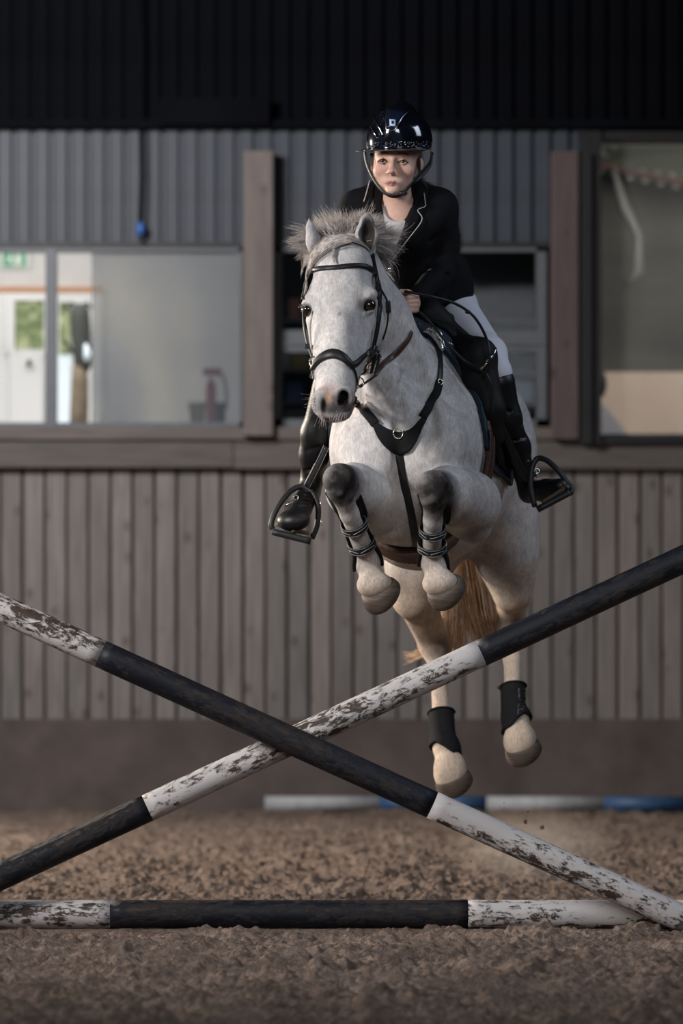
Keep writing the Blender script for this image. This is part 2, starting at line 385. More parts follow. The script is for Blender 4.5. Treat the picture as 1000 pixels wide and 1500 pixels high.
# lobby door with window
m_upvc = flat('white_upvc', (.80, .80, .80), .35)
D = empty('door_1'); tag(D, kind='structure')
MB().box(rx(-90), rx(150), RY - .05, RY - .002, 1.3, rz(430)).build('door_surround', m_upvc, D)
MB().box(rx(14), rx(66), RY - .10, RY - .05, 1.3, rz(518), bev=.01).build('door_panel', m_upvc, D)
fr = MB(); fr.box(rx(10), rx(23), RY - .10, RY - .05, rz(518), rz(442)); fr.box(rx(66), rx(72), RY - .10, RY - .05, rz(518), rz(442)); fr.box(rx(10), rx(72), RY - .10, RY - .05, rz(442), rz(436)); fr.build('door_frame', m_upvc, D)
m_leafl, nt, b = new_mat('garden_beyond'); n = noise(nt, 14, 5)
r = ramp(nt, n.outputs[0], [(.3, (.05, .08, .03)), (.5, (.17, .22, .09)), (.7, (.50, .52, .32))]); nt.links.new(r.outputs[0], b.inputs['Base Color'])
nt.links.new(r.outputs[0], b.inputs['Emission Color']); b.inputs['Emission Strength'].default_value = .35
MB().box(rx(22), rx(67), RY - .06, RY - .052, rz(512), rz(442)).build('lit_pane', m_leafl, D)
MB().box(rx(88), rx(104), RY - .06, RY - .052, rz(522), rz(444)).build('lit_pane', m_leafl, D)
MB().tube([(rx(45), RY - .14, rz(538)), (rx(45), RY - .15, rz(530))], .016, 8).build('door_handle', m_black, D)
m_lit = flat('daylit_glass', (.78, .88, .95), .3, .35)
MB().box(rx(86), rx(104), RY - .06, RY - .052, 1.3, rz(520)).build('lit_pane', m_lit, D)
# coat stand in front of the lobby door
cs = empty('coat_stand'); tag(cs, 'wooden stand hung with a dark coat in the lobby beside the slate mullion', 'coat stand')
yy = 25.9; s2 = yy / FPX
q = lambda x, y, dy=0: ((x - CX) * s2, yy + dy, CZ - (y - HY) * s2)
MB().tube([q(116, 760), q(116, 620), q(117, 450)], .03, 8).build('stand_post', m_post, cs)
MB().tube([q(96, 452), q(104, 444), q(116, 448), q(128, 444), q(134, 452)], .012, 6).build('stand_arm', m_black, cs)
m_coat = pbr('dark_coat', (.06, .065, .06), .8); m_coatb = pbr('tan_coat', (.22, .17, .12), .8)
MB().tube([q(117, 446), q(117, 456), q(118, 480), q(120, 510), q(121, 536), q(121, 545)], [.05, .068, .072, .066, .06, .04], 10).build('coat', m_coat, cs, True)
MB().tube([q(117, 535), q(117, 560), q(116, 600), q(115, 640)], [.05, .06, .065, .065], 10).build('coat_skirt', m_coatb, cs, True)
MB().tube([q(127, 505, -.08), q(129, 520, -.08), q(127, 530, -.08)], [.01, .025, .01], 8).build('pale_sleeve', m_lit, cs, True)
MB().tube([q(90, 500), q(100, 505), q(112, 525), q(126, 532)], .012, 6).build('strap', m_black, cs, True)
# buckets and extinguisher seen through the dusty sheet
yy = 24.75; s2 = yy / FPX
m_bucket = flat('black_bucket', (.006, .007, .008), .5); m_red = flat('extinguisher_red', (.42, .03, .02), .4)
tag(MB().box(-7, wx(370), WY + .12, WY + .75, wz(640) - .05, wz(632)).build('trim_5', m_white), kind='structure')
def lathe(prof, cx, cy, n=18):
    vs = []; fs = []
    for r, z in prof:
        for k in range(n): t = 2 * math.pi * k / n; vs.append((cx + r * math.cos(t), cy + r * math.sin(t), z))
    for i in range(len(prof) - 1):
        for k in range(n): fs.append((i * n + k, i * n + (k + 1) % n, (i + 1) * n + (k + 1) % n, (i + 1) * n + k))
    return vs, fs + [tuple(range(n - 1, -1, -1)), tuple(range((len(prof) - 1) * n, len(prof) * n))]
zb = wz(632)
for (cx_, w0, lab) in ((289, 13, 'black bucket left of the red extinguisher behind the dusty sheet'), (323, 8, 'small black bucket right of the red extinguisher behind the dusty sheet')):
    c0 = q(cx_, 600); zt = q(0, 590)[2]; rr = w0 * s2
    o = MB().add(*lathe([(rr * .72, zb), (rr * .95, zt - .02), (rr * 1.06, zt - .015), (rr * 1.06, zt), (rr * .9, zt), (rr * .68, zb + .02)], c0[0], yy)).build('bucket', m_bucket, None, True)
    tag(o, lab, 'bucket', 'buckets on the lobby shelf')
fe = empty('fire_extinguisher'); tag(fe, 'red fire extinguisher on the lobby shelf behind the dusty sheet', 'fire extinguisher')
yy = 24.98; s2 = yy / FPX; c0 = q(309, 600); r_ = 7.5 * s2
MB().add(*lathe([(r_, zb), (r_, q(0, 566)[2]), (r_ * .7, q(0, 560)[2]), (r_ * .3, q(0, 556)[2]), (r_ * .3, q(0, 552)[2])], c0[0], yy)).build('cylinder_body', m_red, fe, True)
MB().box(c0[0] - .05, c0[0] + .07, yy - .02, yy + .02, q(0, 550)[2], q(0, 540)[2]).build('valve_handle', m_red, fe)
MB().tube([q(316, 545), q(328, 552), q(332, 575), q(331, 600)], .012, 6).build('hose', flat('grey_hose', (.25, .23, .26), .6), fe, True)
# dark tack room behind the middle window
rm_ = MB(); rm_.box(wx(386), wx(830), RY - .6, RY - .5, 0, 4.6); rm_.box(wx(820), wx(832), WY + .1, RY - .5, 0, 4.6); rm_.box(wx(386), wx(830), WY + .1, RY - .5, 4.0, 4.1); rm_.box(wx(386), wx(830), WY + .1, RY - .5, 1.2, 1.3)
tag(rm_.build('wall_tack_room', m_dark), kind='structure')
area('tack_room_lamp', (0.3, 25.2, 3.9), (0.3, 26.0, 2.4), .5, .5, 1.6, (.85, .92, 1))
sh = empty('tack_shelf'); tag(sh, 'dim shelf unit of plastic boxes behind the middle window', 'shelf')
yy = 25.7; s2 = yy / FPX
for z_ in (470, 545, 590, 630): a_ = q(408, z_); b_ = q(800, z_); MB().box(a_[0], b_[0], yy - .15, yy + .2, a_[2] - .02, a_[2]).build('shelf_board', m_mullion, sh)
for i_, (x0, x1, y0, y1, cc) in enumerate(((418, 445, 560, 589, (.05, .08, .22)), (425, 452, 520, 544, (.30, .24, .12)), (410, 424, 500, 544, (.25, .27, .3)), (700, 735, 555, 589, (.12, .2, .3)), (740, 775, 600, 629, (.14, .2, .26)), (690, 720, 515, 544, (.12, .13, .16)), (735, 780, 560, 589, (.10, .16, .22)), (416, 450, 600, 629, (.12, .13, .15)), (422, 440, 440, 469, (.24, .12, .10)), (690, 740, 430, 469, (.05, .05, .06)))):
    a_ = q(x0, y1); b_ = q(x1, y0)
    o = MB().box(a_[0], b_[0], yy - .12, yy + .12, a_[2], b_[2], bev=.01).build('storage_box', flat('box_plastic', cc, .5))
    side = 'left' if x1 < 500 else 'right'
    words = {0: 'dark blue box left of the horse head', 1: 'ochre box left of the horse head', 2: 'tall pale grey box left of the horse head', 3: 'steel blue box right of the rider leg', 4: 'slate blue box on the lowest shelf right of the rider', 5: 'small charcoal box right of the rider hip', 6: 'petrol blue box beside the window frame right of the rider', 7: 'grey box on the lowest shelf left of the horse', 8: 'reddish box on the top shelf left of the horse', 9: 'near black box on the top shelf right of the rider'}[i_]
    tag(o, words + ' behind the middle window', 'box', 'boxes on the tack room shelf')
# stand-in yard behind the dull sheet of the right window, built in place of reflections
yd = MB(); yy = 27.5; s2 = yy / FPX
m_yard = pbr('yard_render', (.105, .102, .090), .8, var=.45, scale=1.6, stretch=(.4, 1, 1.5)); m_yardlow = pbr('sunlit_tan_render', (.98, .74, .60), .8, var=.10, scale=1.5)  # bright tan stands in for lit sand reflected in the window
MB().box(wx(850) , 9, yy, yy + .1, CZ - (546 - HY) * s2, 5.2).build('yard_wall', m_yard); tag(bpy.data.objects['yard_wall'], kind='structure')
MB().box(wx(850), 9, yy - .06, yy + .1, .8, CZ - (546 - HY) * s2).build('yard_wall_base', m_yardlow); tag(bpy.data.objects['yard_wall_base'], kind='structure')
rf = empty('shed_roof'); tag(rf, 'ribbed shed roof with a red gutter high behind the right window', 'roof')
for k in range(12):
    xa = 872 + k * 22; g0 = q(xa, 262 + k * 4.5, -.5); g1 = q(xa - 30, 190, .3)
    mbx = MB(); mbx.tube([g0, g1], .03, 6); mbx.build('roof_rib', flat('roof_rib_grey', (.40, .41, .38), .5), rf)
MB().tube([q(850, 252, -.56), q(1160, 318, -.56)], .022, 8).build('gutter', flat('red_gutter', (.10, .042, .035), .6), rf)
a_ = [q(850, 258, -.5), q(1160, 322, -.5), q(1130, 190, .3), q(820, 190, .3)]
MB().add(a_ + [tuple(np.array(p) + (0, 0, .02)) for p in a_], [(0, 1, 2, 3), (7, 6, 5, 4), (0, 4, 5, 1), (1, 5, 6, 2), (2, 6, 7, 3), (3, 7, 4, 0)]).build('roof_sheet', flat('roof_sheet_green', (.10, .115, .08), .6), rf)
yy = WY + 1.7; s2 = yy / FPX; zl = CZ - (642 - HY) * s2
tag(MB().box(w3[0] - .05, w3[1], WY + 1.2, WY + 2.2, zl - .06, zl).build('trim_6', m_black), kind='structure')
yc = empty('folded_tarpaulin'); tag(yc, 'dark bundle over a white sack at the lower left of the right window', 'tarpaulin')
MB().sphere(q(874, 562, .02), (.07, .07, .11)).build('dark_bundle', m_black, yc, True)
a_, b_, c_ = q(869, 580), q(888, 598), q(922, 640)
MB().add([(a_[0], yy - .05, zl), (c_[0], yy - .05, zl), (b_[0], yy - .04, b_[2]), (a_[0], yy - .04, a_[2]), (a_[0], yy + .08, zl), (c_[0], yy + .08, zl), (b_[0], yy + .06, b_[2]), (a_[0], yy + .06, a_[2])], [(0, 1, 2, 3), (7, 6, 5, 4), (0, 4, 5, 1), (1, 5, 6, 2), (2, 6, 7, 3), (3, 7, 4, 0)]).build('white_sack', flat('sack_white', (.55, .54, .60), .7), yc)
area('yard_daylight', (3.0, 25.0, 4.4), (2.9, 27.5, 2.4), 2.2, 1.0, 75, (1, .96, .90))  # lamp added to light the stand-in yard
yy = 27.5; s2 = yy / FPX
# pale streak modelled as a strip to imitate glare in the right window
o = MB().tube([q(890, 256, -.585), q(893, 275, -.60), q(904, 320, -.62), q(925, 360, -.62), q(924, 410, -.62), q(905, 432, -.62)], [.006, .02, .045, .03, .045, .02], 8).build('hanging_strip', flat('pale_plastic', (.20, .20, .18), .5), None, True)
tag(o, 'pale twisted plastic strip hanging behind the right window', 'plastic strip')

# rope with a blue hook on the cladding
ch = empty('hanging_cable'); tag(ch, 'dark cable hanging down the grey cladding with a blue hook at its end', 'cable')
yy = WY - .08; s2 = yy / FPX; q = lambda x, y, dy=0: ((x - CX) * s2, yy + dy, CZ - (y - HY) * s2)
MB().tube([q(207, -10), q(208, 90), q(207, 182), q(208, 260), q(206, 325)], .016, 8).build('cable', m_nearblack, ch, True)
MB().add(*lathe([(.012, q(0, 346)[2]), (.03, q(0, 340)[2]), (.032, q(0, 334)[2]), (.02, q(0, 328)[2]), (.012, q(0, 324)[2])], q(206, 0)[0], yy)).build('blue_plug', flat('plug_blue', (.03, .11, .38), .4), ch, True)
MB().tube([q(206, 345), q(202, 350), q(206, 354), q(210, 351)], .008, 6).build('hook', m_black, ch, True)

# side walls, roof (outside the frame, they close the hall for other views)
tag(MB().box(XL - .1, XL, -4, WY + .1, -.1, 2.2).build('wall_left', m_board), kind='structure')
tag(MB().box(XR, XR + .1, -4, WY + .1, -.1, 5.8).build('wall_right', m_nearblack), kind='structure')
tag(MB().box(XL, XR, -4, WY + .1, 5.7, 5.8).build('ceiling', m_nearblack), kind='structure')

# ================================================================ POLES
def pole_mats():
    out = []
    for nm, base, dirt, lo, hi in (('white_pole_paint', (.50, .475, .47), (.052, .035, .026), .532, .61), ('navy_pole_paint', (.005, .0065, .012), (.026, .019, .016), .53, .66)):
        m, nt, b = new_mat(nm)
        n1 = noise(nt, 21.0, 10, .80, stretch=(.8, 1.4, 1.4), dist=.5); n2 = noise(nt, 55, 5, .7, stretch=(.4, 1.3, 1.3)); n3 = noise(nt, 4.5, 2, stretch=(.5, 2, 2))
        mth = node(nt, 'ShaderNodeMath', operation='MULTIPLY_ADD'); nt.links.new(n2.outputs[0], mth.inputs[0]); mth.inputs[1].default_value = .55; nt.links.new(n1.outputs[0], mth.inputs[2])
        sub = node(nt, 'ShaderNodeMath', operation='SUBTRACT'); md_ = node(nt, 'ShaderNodeMath', operation='MULTIPLY_ADD'); nt.links.new(n3.outputs[0], md_.inputs[0]); md_.inputs[1].default_value = .50; nt.links.new(mth.outputs[0], md_.inputs[2]); nt.links.new(md_.outputs[0], sub.inputs[0]); sub.inputs[1].default_value = .51
        r = ramp(nt, sub.outputs[0], [(lo, (0, 0, 0)), (hi, (1, 1, 1))])
        stain = ramp(nt, n3.outputs[0], [(.3, tuple(c * .82 for c in base)), (.7, tuple(min(1, c * 1.08) for c in base))])
        c = mixc(nt, r.outputs[0], stain.outputs[0], dirt)
        nt.links.new(c, b.inputs['Base Color']); b.inputs['Roughness'].default_value = .55; b.inputs['Specular IOR Level'].default_value = .3
        bump(nt, b, r.outputs[0], .5, .003); out.append(m)
    return out
m_pw, m_pn = pole_mats()
def pole(name, A, B, r, cuts, first_white, label):
    """pole from A to B, cut at the given fractions into painted bands"""
    A = np.array(A); B = np.array(B); L = np.linalg.norm(B - A)
    root = empty(name); tag(root, label, 'pole', 'jumping poles'); root.location = V(A)
    root.rotation_euler = (V(B) - V(A)).to_track_quat('X', 'Z').to_euler()
    cuts = [0] + list(cuts) + [1]; wht = first_white; n = 28
    for i in range(len(cuts) - 1):
        a, b2 = cuts[i] * L, cuts[i + 1] * L; m = max(2, int((b2 - a) / .04)); vs = []; fs = []
        rr_ = lambda x: r * (1 + .006 * math.sin(x * 9))
        for j in range(m + 1):
            x = a + (b2 - a) * j / m
            e = .004 if (j == 0 and i == 0) or (j == m and i == len(cuts) - 2) else 0
            for k in range(n): t = 2 * math.pi * k / n; vs.append((x, (rr_(x) - e) * math.cos(t), (rr_(x) - e) * math.sin(t)))
        fs = [(j * n + k, (j + 1) * n + k, (j + 1) * n + (k + 1) % n, j * n + (k + 1) % n) for j in range(m) for k in range(n)]
        fs += [tuple(range(n)), tuple(range((m + 1) * n - 1, m * n - 1, -1))]
        o = MB().add(vs, fs).build('white_band' if wht else 'navy_band', m_pw if wht else m_pn, root, True); wht = not wht
    return root
def frac(x0, x1, xs): return [(x - x0) / (x1 - x0) for x in xs]
# falling from upper left to lower right, in front
A0 = P(-180, 957 - (146 + 180) * .4557, 12.88); A1 = P(1008, 957 + (1008 - 146) * .4557, 12.965)
pole('jump_pole', A0, A1, .0472, frac(-180, 1008, [146, 631]), True, 'jump pole falling to the lower right in front of the other, navy in its middle')
B0 = P(-112, 1185 + 325 * .4645, 12.97); B1 = P(1240, 959 - (1240 - 699.6) * .4645, 13.13)
pole('jump_pole', B0, B1, .0468, frac(-112, 1240, [213, 699.6]), False, 'jump pole rising to the upper right behind the other, white in its middle')
pole('ground_pole', P(-24, 1339, 13.085), P(1130, 1339, 13.085), .0485, frac(-24, 1130, [162, 685]), True, 'near ground pole lying level on the sand under the cross')
# far ground poles against the wall
m_bl = pbr('blue_pole_paint', (.035, .09, .20), .5); m_wl = pbr('far_white_paint', (.42, .43, .45), .6)
fy = 23.75; z0 = .042; s2 = fy / FPX
def far_pole(x0, x1, parts, label, y=fy):
    root = empty('far_ground_pole'); tag(root, label, 'pole', 'ground poles by the wall'); s3 = y / FPX
    for a, b2, wht in parts:
        MB().tube([((a - CX) * s3, y, z0), ((b2 - CX) * s3, y, z0)], .05, 16).build('white_band' if wht else 'blue_band', m_wl if wht else m_bl, root, True)
far_pole(0, 0, [(388, 555, 1), (555, 640, 0)], 'pale ground pole lying against the wall foot left of the hind legs')
far_pole(0, 0, [(640, 712, 0), (712, 884, 1), (884, 1010, 0), (1010, 1180, 1)], 'blue and white ground pole lying against the wall foot right of the hind legs')

# jump stands carry the raised ends just outside the frame
def stand(x, y, h, label):
    st = empty('jump_stand'); st.location = (x, y, 0); tag(st, label, 'jump stand')
    MB().box(-.045, .045, -.045, .045, .05, h + .35, bev=.006).build('post', m_wl, st)
    MB().box(-.03, .03, -.32, .32, 0, .06).build('foot', m_wl, st)
    MB().box(-.02, .02, -.10, -.045, h - .062, h - .05).build('cup', m_black, st)
stand(A0[0] - .06, A0[1] + .11, A0[2], 'white jump stand holding the raised left end of the front pole')
stand(B1[0] + .06, B1[1] + .11, B1[2], 'white jump stand holding the raised right end of the rear pole')
# clods thrown up by the hind hooves
rc = random.Random(4); bm = bmesh.new(); bmesh.ops.create_icosphere(bm, subdivisions=1, radius=1.0)
for v in bm.verts: v.co *= rc.uniform(.7, 1.2)
cm = bpy.data.meshes.new('sand_clod'); bm.to_mesh(cm)
for x, y, r in ((769, 1204, .011), (794, 1212, .010), (730, 1007, .009), (773, 1188, .006), (700, 1200, .005), (845, 1190, .004), (812, 1240, .005), (755, 1230, .004), (690, 1262, .005), (862, 1222, .004), (738, 1176, .003), (820, 1160, .003)):
    o = link('sand_clod', cm, m_sand); o.location = V(P(x, y, 14.4 + rc.uniform(-.2, .3))); o.scale = (r, r, r * .8); o.rotation_euler = (rc.random() * 6, rc.random() * 6, 0)
    tag(o, 'small clod of sand flying below the hind hooves', 'sand clod', 'sand clods thrown up by the hind hooves')
# thin dust where the hooves left the ground
md = bpy.data.materials.new('sand_dust'); md.use_nodes = True; nt = md.node_tree; nt.nodes.remove(nt.nodes['Principled BSDF'])
vs_ = node(nt, 'ShaderNodeVolumeScatter'); vs_.inputs['Color'].default_value = (.85, .68, .55, 1); tc = node(nt, 'ShaderNodeTexCoord')
gr = node(nt, 'ShaderNodeTexGradient', gradient_type='SPHERICAL'); nt.links.new(tc.outputs['Object'], gr.inputs[0])
nn_ = node(nt, 'ShaderNodeTexNoise'); nn_.inputs['Scale'].default_value = 2.2; nn_.inputs['Detail'].default_value = 3; nt.links.new(tc.outputs['Object'], nn_.inputs[0])
m1 = node(nt, 'ShaderNodeMath', operation='MULTIPLY'); nt.links.new(gr.outputs['Fac'], m1.inputs[0]); nt.links.new(nn_.outputs[0], m1.inputs[1])
m2 = node(nt, 'ShaderNodeMath', operation='MULTIPLY'); nt.links.new(m1.outputs[0], m2.inputs[0]); m2.inputs[1].default_value = 5.0
nt.links.new(m2.outputs[0], vs_.inputs['Density']); nt.links.new(vs_.outputs[0], nt.nodes['Material Output'].inputs['Volume'])
o = MB().sphere((0, 0, 0), 1.0, 24, 16).build('dust_cloud', md, None, True); o.location = V(P(775, 1238, 14.9)); o.scale = (.36, .30, .16)
tag(o, 'thin sunlit dust hanging over the sand below the hind hooves', 'dust', kind='stuff')
# ================================================================ SIGNED-DISTANCE MODELLER (bodies grow from blended forms)
def unit(v): v = np.array(v, float); return v / np.linalg.norm(v)
BF = unit((-0.20, -0.96, 0.16)); BS = unit(np.cross(BF, (0, 0, 1)) * 1.0)
BS = BS if BS[0] > 0 else -BS
BU = unit(np.cross(BS, BF)); BU = BU if BU[2] > 0 else -BU
BODY = np.stack([BS, BU, BF])            # rows: side (right in the picture), up, forward
def frame(fwd, up=(0, 0, 1)):
    f = unit(fwd); s = unit(np.cross(f, up)); s = s if s[0] > 0 else -s; u = np.cross(s, f); u = u if u[2] > 0 else -u
    return np.stack([s, u, f])

class Sdf:
    def __init__(s): s.p = []; s.lo = []; s.hi = []; s.k = []
    def _add(s, fn, lo, hi, k, op): s.p.append((fn, k, op)); s.lo.append(lo); s.hi.append(hi); s.k.append(k); return s
    def c(s, a, b, ra, rb, k=.02, op='+', n=None, fl=1.0):
        a = np.array(a, float); b = np.array(b, float); ab = b - a; L2 = ab.dot(ab) + 1e-12
        nn = None if n is None else unit(n)
        def fn(q):
            d = q - a; t = np.clip((d @ ab) / L2, 0, 1); w_ = d - t[:, None] * ab
            if nn is not None:
                h = w_ @ nn; w_ = w_ + (h * (1 / fl - 1))[:, None] * nn
                return (np.sqrt((w_ * w_).sum(1)) - (ra + (rb - ra) * t)) * min(1, fl)
            return np.sqrt((w_ * w_).sum(1)) - (ra + (rb - ra) * t)
        R = max(ra, rb) * max(1, fl)
        return s._add(fn, np.minimum(a, b) - R, np.maximum(a, b) + R, k, op)
    def cp(s, x1, y1, Y1, r1, x2, y2, Y2, r2, k=.02, op='+', n=None, fl=1.0):
        return s.c(P(x1, y1, Y1), P(x2, y2, Y2), r1 * Y1 / FPX, r2 * Y2 / FPX, k, op, n, fl)
    def e(s, c, r, M=None, k=.04, op='+'):
        c = np.array(c, float); r = np.array(r, float); M = np.eye(3) if M is None else M
        def fn(q):
            d = (q - c) @ M.T; k0 = np.sqrt(((d / r) ** 2).sum(1)); k1 = np.sqrt(((d / r ** 2) ** 2).sum(1)) + 1e-9
            return k0 * (k0 - 1) / k1
        R = r.max() if M is not None else r
        ext = np.sqrt(((M * r[:, None]) ** 2).sum(0))
        return s._add(fn, c - ext, c + ext, k, op)
    def ep(s, x, y, Y, rpx, M=None, k=.04, op='+'): return s.e(P(x, y, Y), np.array(rpx) * Y / FPX, BODY if M is None else M, k, op)
    def fin(s): s.LO = np.array(s.lo); s.HI = np.array(s.hi); s.K = np.array(s.k); return s
    def __call__(s, q, lo=None, hi=None, reach=.012):
        if lo is None: use = range(len(s.p))
        else:
            gap = np.maximum(np.maximum(s.LO - hi, lo - s.HI), 0); gap = np.sqrt((gap ** 2).sum(1))
            use = np.nonzero(gap < s.K + reach)[0]
        d = np.full(len(q), 1.0)
        for i in use:
            fn, k, op = s.p[i]; b = fn(q)
            if op == '+':
                h = np.clip(.5 + .5 * (d - b) / k, 0, 1); d = d + (b - d) * h - k * h * (1 - h)
            else:
                h = np.clip(.5 - .5 * (d + b) / k, 0, 1); d = d + (-b - d) * h + k * h * (1 - h)
        return d
    def grad(s, q, e=.002):
        g = np.stack([s(q + np.eye(3)[i] * e) - s(q - np.eye(3)[i] * e) for i in range(3)], 1)
        return g / (np.linalg.norm(g, axis=1, keepdims=True) + 1e-9)
    def bounds(s, pad=.02):
        L = np.array([l for l, p in zip(s.lo, s.p) if p[2] == '+']); H = np.array([l for l, p in zip(s.hi, s.p) if p[2] == '+'])
        return L.min(0) - pad, H.max(0) + pad

def polygonise(f, lo, hi, h, B=10):
    """surface nets over blocks of grid near the surface; f(points, block_lo, block_hi)"""
    lo = np.array(lo, float); hi = np.array(hi, float)
    nb = np.ceil((hi - lo) / (h * B)).astype(int); N = nb * B
    gi = np.stack(np.meshgrid(*[np.arange(n) for n in nb], indexing='ij'), -1).reshape(-1, 3)
    cen = lo + (gi * B + (B - 1) / 2) * h; dc = f(cen, None, None)
    act = np.abs(dc) < B * h * .5 * 1.75 * 1.35
    D = np.repeat(np.repeat(np.repeat(dc.reshape(nb).astype(np.float32), B, 0), B, 1), B, 2)
    loc = np.stack(np.meshgrid(*[np.arange(B)] * 3, indexing='ij'), -1).reshape(-1, 3)
    for g in gi[act]:
        base = g * B; q = lo + (base + loc) * h
        D[base[0]:base[0] + B, base[1]:base[1] + B, base[2]:base[2] + B] = f(q, q[0], q[-1]).reshape(B, B, B)
    S_ = D < 0
    off = [(i, j, k) for i in (0, 1) for j in (0, 1) for k in (0, 1)]
    sl = lambda A, o: A[o[0]:A.shape[0] - 1 + o[0], o[1]:A.shape[1] - 1 + o[1], o[2]:A.shape[2] - 1 + o[2]]
    cnt = np.zeros(np.array(S_.shape) - 1, np.uint8)
    for o in off: cnt += sl(S_, o)
    cells = np.argwhere((cnt > 0) & (cnt < 8)); nc = len(cells)
    ids = np.full(cnt.shape, -1, np.int32); ids[tuple(cells.T)] = np.arange(nc)
    val = {o: D[cells[:, 0] + o[0], cells[:, 1] + o[1], cells[:, 2] + o[2]].astype(float) for o in off}
    acc = np.zeros((nc, 3)); num = np.zeros(nc)
    for a in off:
        for ax in range(3):
            if a[ax] == 0:
                b = list(a); b[ax] = 1; b = tuple(b); va, vb = val[a], val[b]; m = (va < 0) != (vb < 0)
                t = va[m] / (va[m] - vb[m]); p = np.tile(np.array(a, float), (m.sum(), 1)); p[:, ax] = t; acc[m] += p; num[m] += 1
    co = lo + (cells + acc / num[:, None]) * h
    quads = []
    for ax in range(3):
        o = [0, 0, 0]; o[ax] = 1
        A = S_[tuple(slice(0, -1) if i == ax else slice(None) for i in range(3))]; Bb = S_[tuple(slice(1, None) if i == ax else slice(None) for i in range(3))]
        e = np.argwhere(A != Bb); u, v = (ax + 1) % 3, (ax + 2) % 3
        e = e[(e[:, u] > 0) & (e[:, v] > 0) & (e[:, u] < cnt.shape[u]) & (e[:, v] < cnt.shape[v]) & (e[:, ax] < cnt.shape[ax])]
        ins = S_[tuple(e.T)]
        def g(du, dv): c = e.copy(); c[:, u] += du; c[:, v] += dv; return ids[tuple(c.T)]
        q = np.stack([g(-1, -1), g(0, -1), g(0, 0), g(-1, 0)], 1); q[~ins] = q[~ins][:, ::-1]
        quads.append(q)
    quads = np.concatenate(quads); quads = quads[(quads >= 0).all(1)]
    return co, quads

def drop_strays(co, quads):
    """keep the largest connected piece only"""
    n = len(co); lab = np.arange(n)
    for _ in range(400):
        m = lab[quads].min(1); new = lab.copy()
        for k in range(4): np.minimum.at(new, quads[:, k], m)
        new = new[new]
        if (new == lab).all(): break
        lab = new
    big = np.bincount(lab).argmax(); keep = lab == big
    re = np.cumsum(keep) - 1
    return co[keep], re[quads[keep[quads].all(1)]]

def sdf_mesh(name, f, lo, hi, h, mat, parent=None, color=None, clean=False, relax=0):
    co, qd = polygonise(f, lo, hi, h)
    if clean: co, qd = drop_strays(co, qd)
    for _ in range(relax):
        acc = np.zeros_like(co); n = np.zeros(len(co))
        for a, b in ((0, 1), (1, 2), (2, 3), (3, 0)):
            np.add.at(acc, qd[:, a], co[qd[:, b]]); np.add.at(acc, qd[:, b], co[qd[:, a]]); np.add.at(n, qd[:, a], 1); np.add.at(n, qd[:, b], 1)
        co = co * .5 + .5 * acc / np.maximum(n, 1)[:, None]
    me = fast_mesh(name, co, qd)
    if color is not None:
        at = me.color_attributes.new('Col', 'FLOAT_COLOR', 'POINT'); c = np.ones((len(co), 4), np.float32); c[:, :color(co).shape[1]] = color(co)
        at.data.foreach_set('color', c.ravel())
    return link(name, me, mat, parent)
def sdf_build(name, s, h, mat, parent=None, color=None, clean=False, extra=None, relax=0, pad=.02):
    s.fin(); lo, hi = s.bounds(pad)
    f = (lambda q, a, b: s(q, a, b)) if extra is None else (lambda q, a, b: extra(q, s(q, a, b, .05)))
    return sdf_mesh(name, f, lo, hi, h, mat, parent, color, clean, relax)

def cast_many(s, xy, Y0=12.0, Y1=15.5):
    """where the sight lines through pixels (x, y) meet form s"""
    xy = np.array(xy, float); o = np.stack([P(x, y, Y0) for x, y in xy[:, :2]]); d = np.stack([P(x, y, Y1) for x, y in xy[:, :2]]) - o
    d /= np.linalg.norm(d, axis=1, keepdims=True); n = len(o); t = np.zeros(n); live = np.ones(n, bool); best = np.full(n, 9.0); bq = o.copy(); out = o.copy()
    for _ in range(120):
        i = np.nonzero(live)[0]
        if not len(i): break
        q = o[i] + d[i] * t[i, None]; v = s(q); b = np.abs(v) < best[i]; best[i[b]] = np.abs(v[b]); bq[i[b]] = q[b]
        hit = v < .0006; live[i[hit]] = False
        t[i] += np.maximum(v * .8, .0006); live[i[t[i] > (Y1 - Y0)]] = False
    return bq
def cast(s, x, y, Y0=12.0, Y1=15.5): return cast_many(s, [(x, y)], Y0, Y1)[0]
def lay(s, px, n=30, lift=.002):
    """points of a strap laid over form s along a pixel path, with normals"""
    q = cast_many(s, catmull([(a, b, 0) for a, b in px], n)); g = s.grad(q)
    for _ in range(2):
        q2 = q.copy(); q2[1:-1] = (q[:-2] + 2 * q[1:-1] + q[2:]) / 4; g2 = g.copy(); g2[1:-1] = g[:-2] + 2 * g[1:-1] + g[2:]
        q = q2; g = g2 / np.linalg.norm(g2, axis=1, keepdims=True)
    q = q - g * np.minimum(s(q), 0)[:, None]
    return q + g * lift, g
# ================================================================ THE HORSE
H = Sdf()
# trunk
H.ep(603, 662, 13.38, (106, 140, 125), k=.05)
H.ep(623, 674, 13.72, (123, 155, 175), k=.08)
H.ep(652, 668, 14.08, (110, 128, 160), k=.08)
H.ep(688, 652, 14.45, (94, 118, 130), k=.08)
H.cp(612, 515, 13.45, 34, 655, 535, 14.2, 42, k=.10)
H.ep(582, 722, 13.28, (62, 70, 60), k=.06)
H.ep(614, 785, 13.56, (70, 50, 62), k=.06)
# breast and shoulders
H.ep(552, 655, 13.12, (56, 66, 50), k=.05)
H.ep(627, 650, 13.12, (56, 66, 50), k=.05)
H.ep(523, 655, 13.28, (40, 76, 60), k=.05)
H.ep(662, 650, 13.30, (44, 80, 66), k=.05)
H.ep(640, 585, 13.52, (52, 96, 80), k=.08)
H.ep(545, 585, 13.50, (52, 96, 80), k=.08)
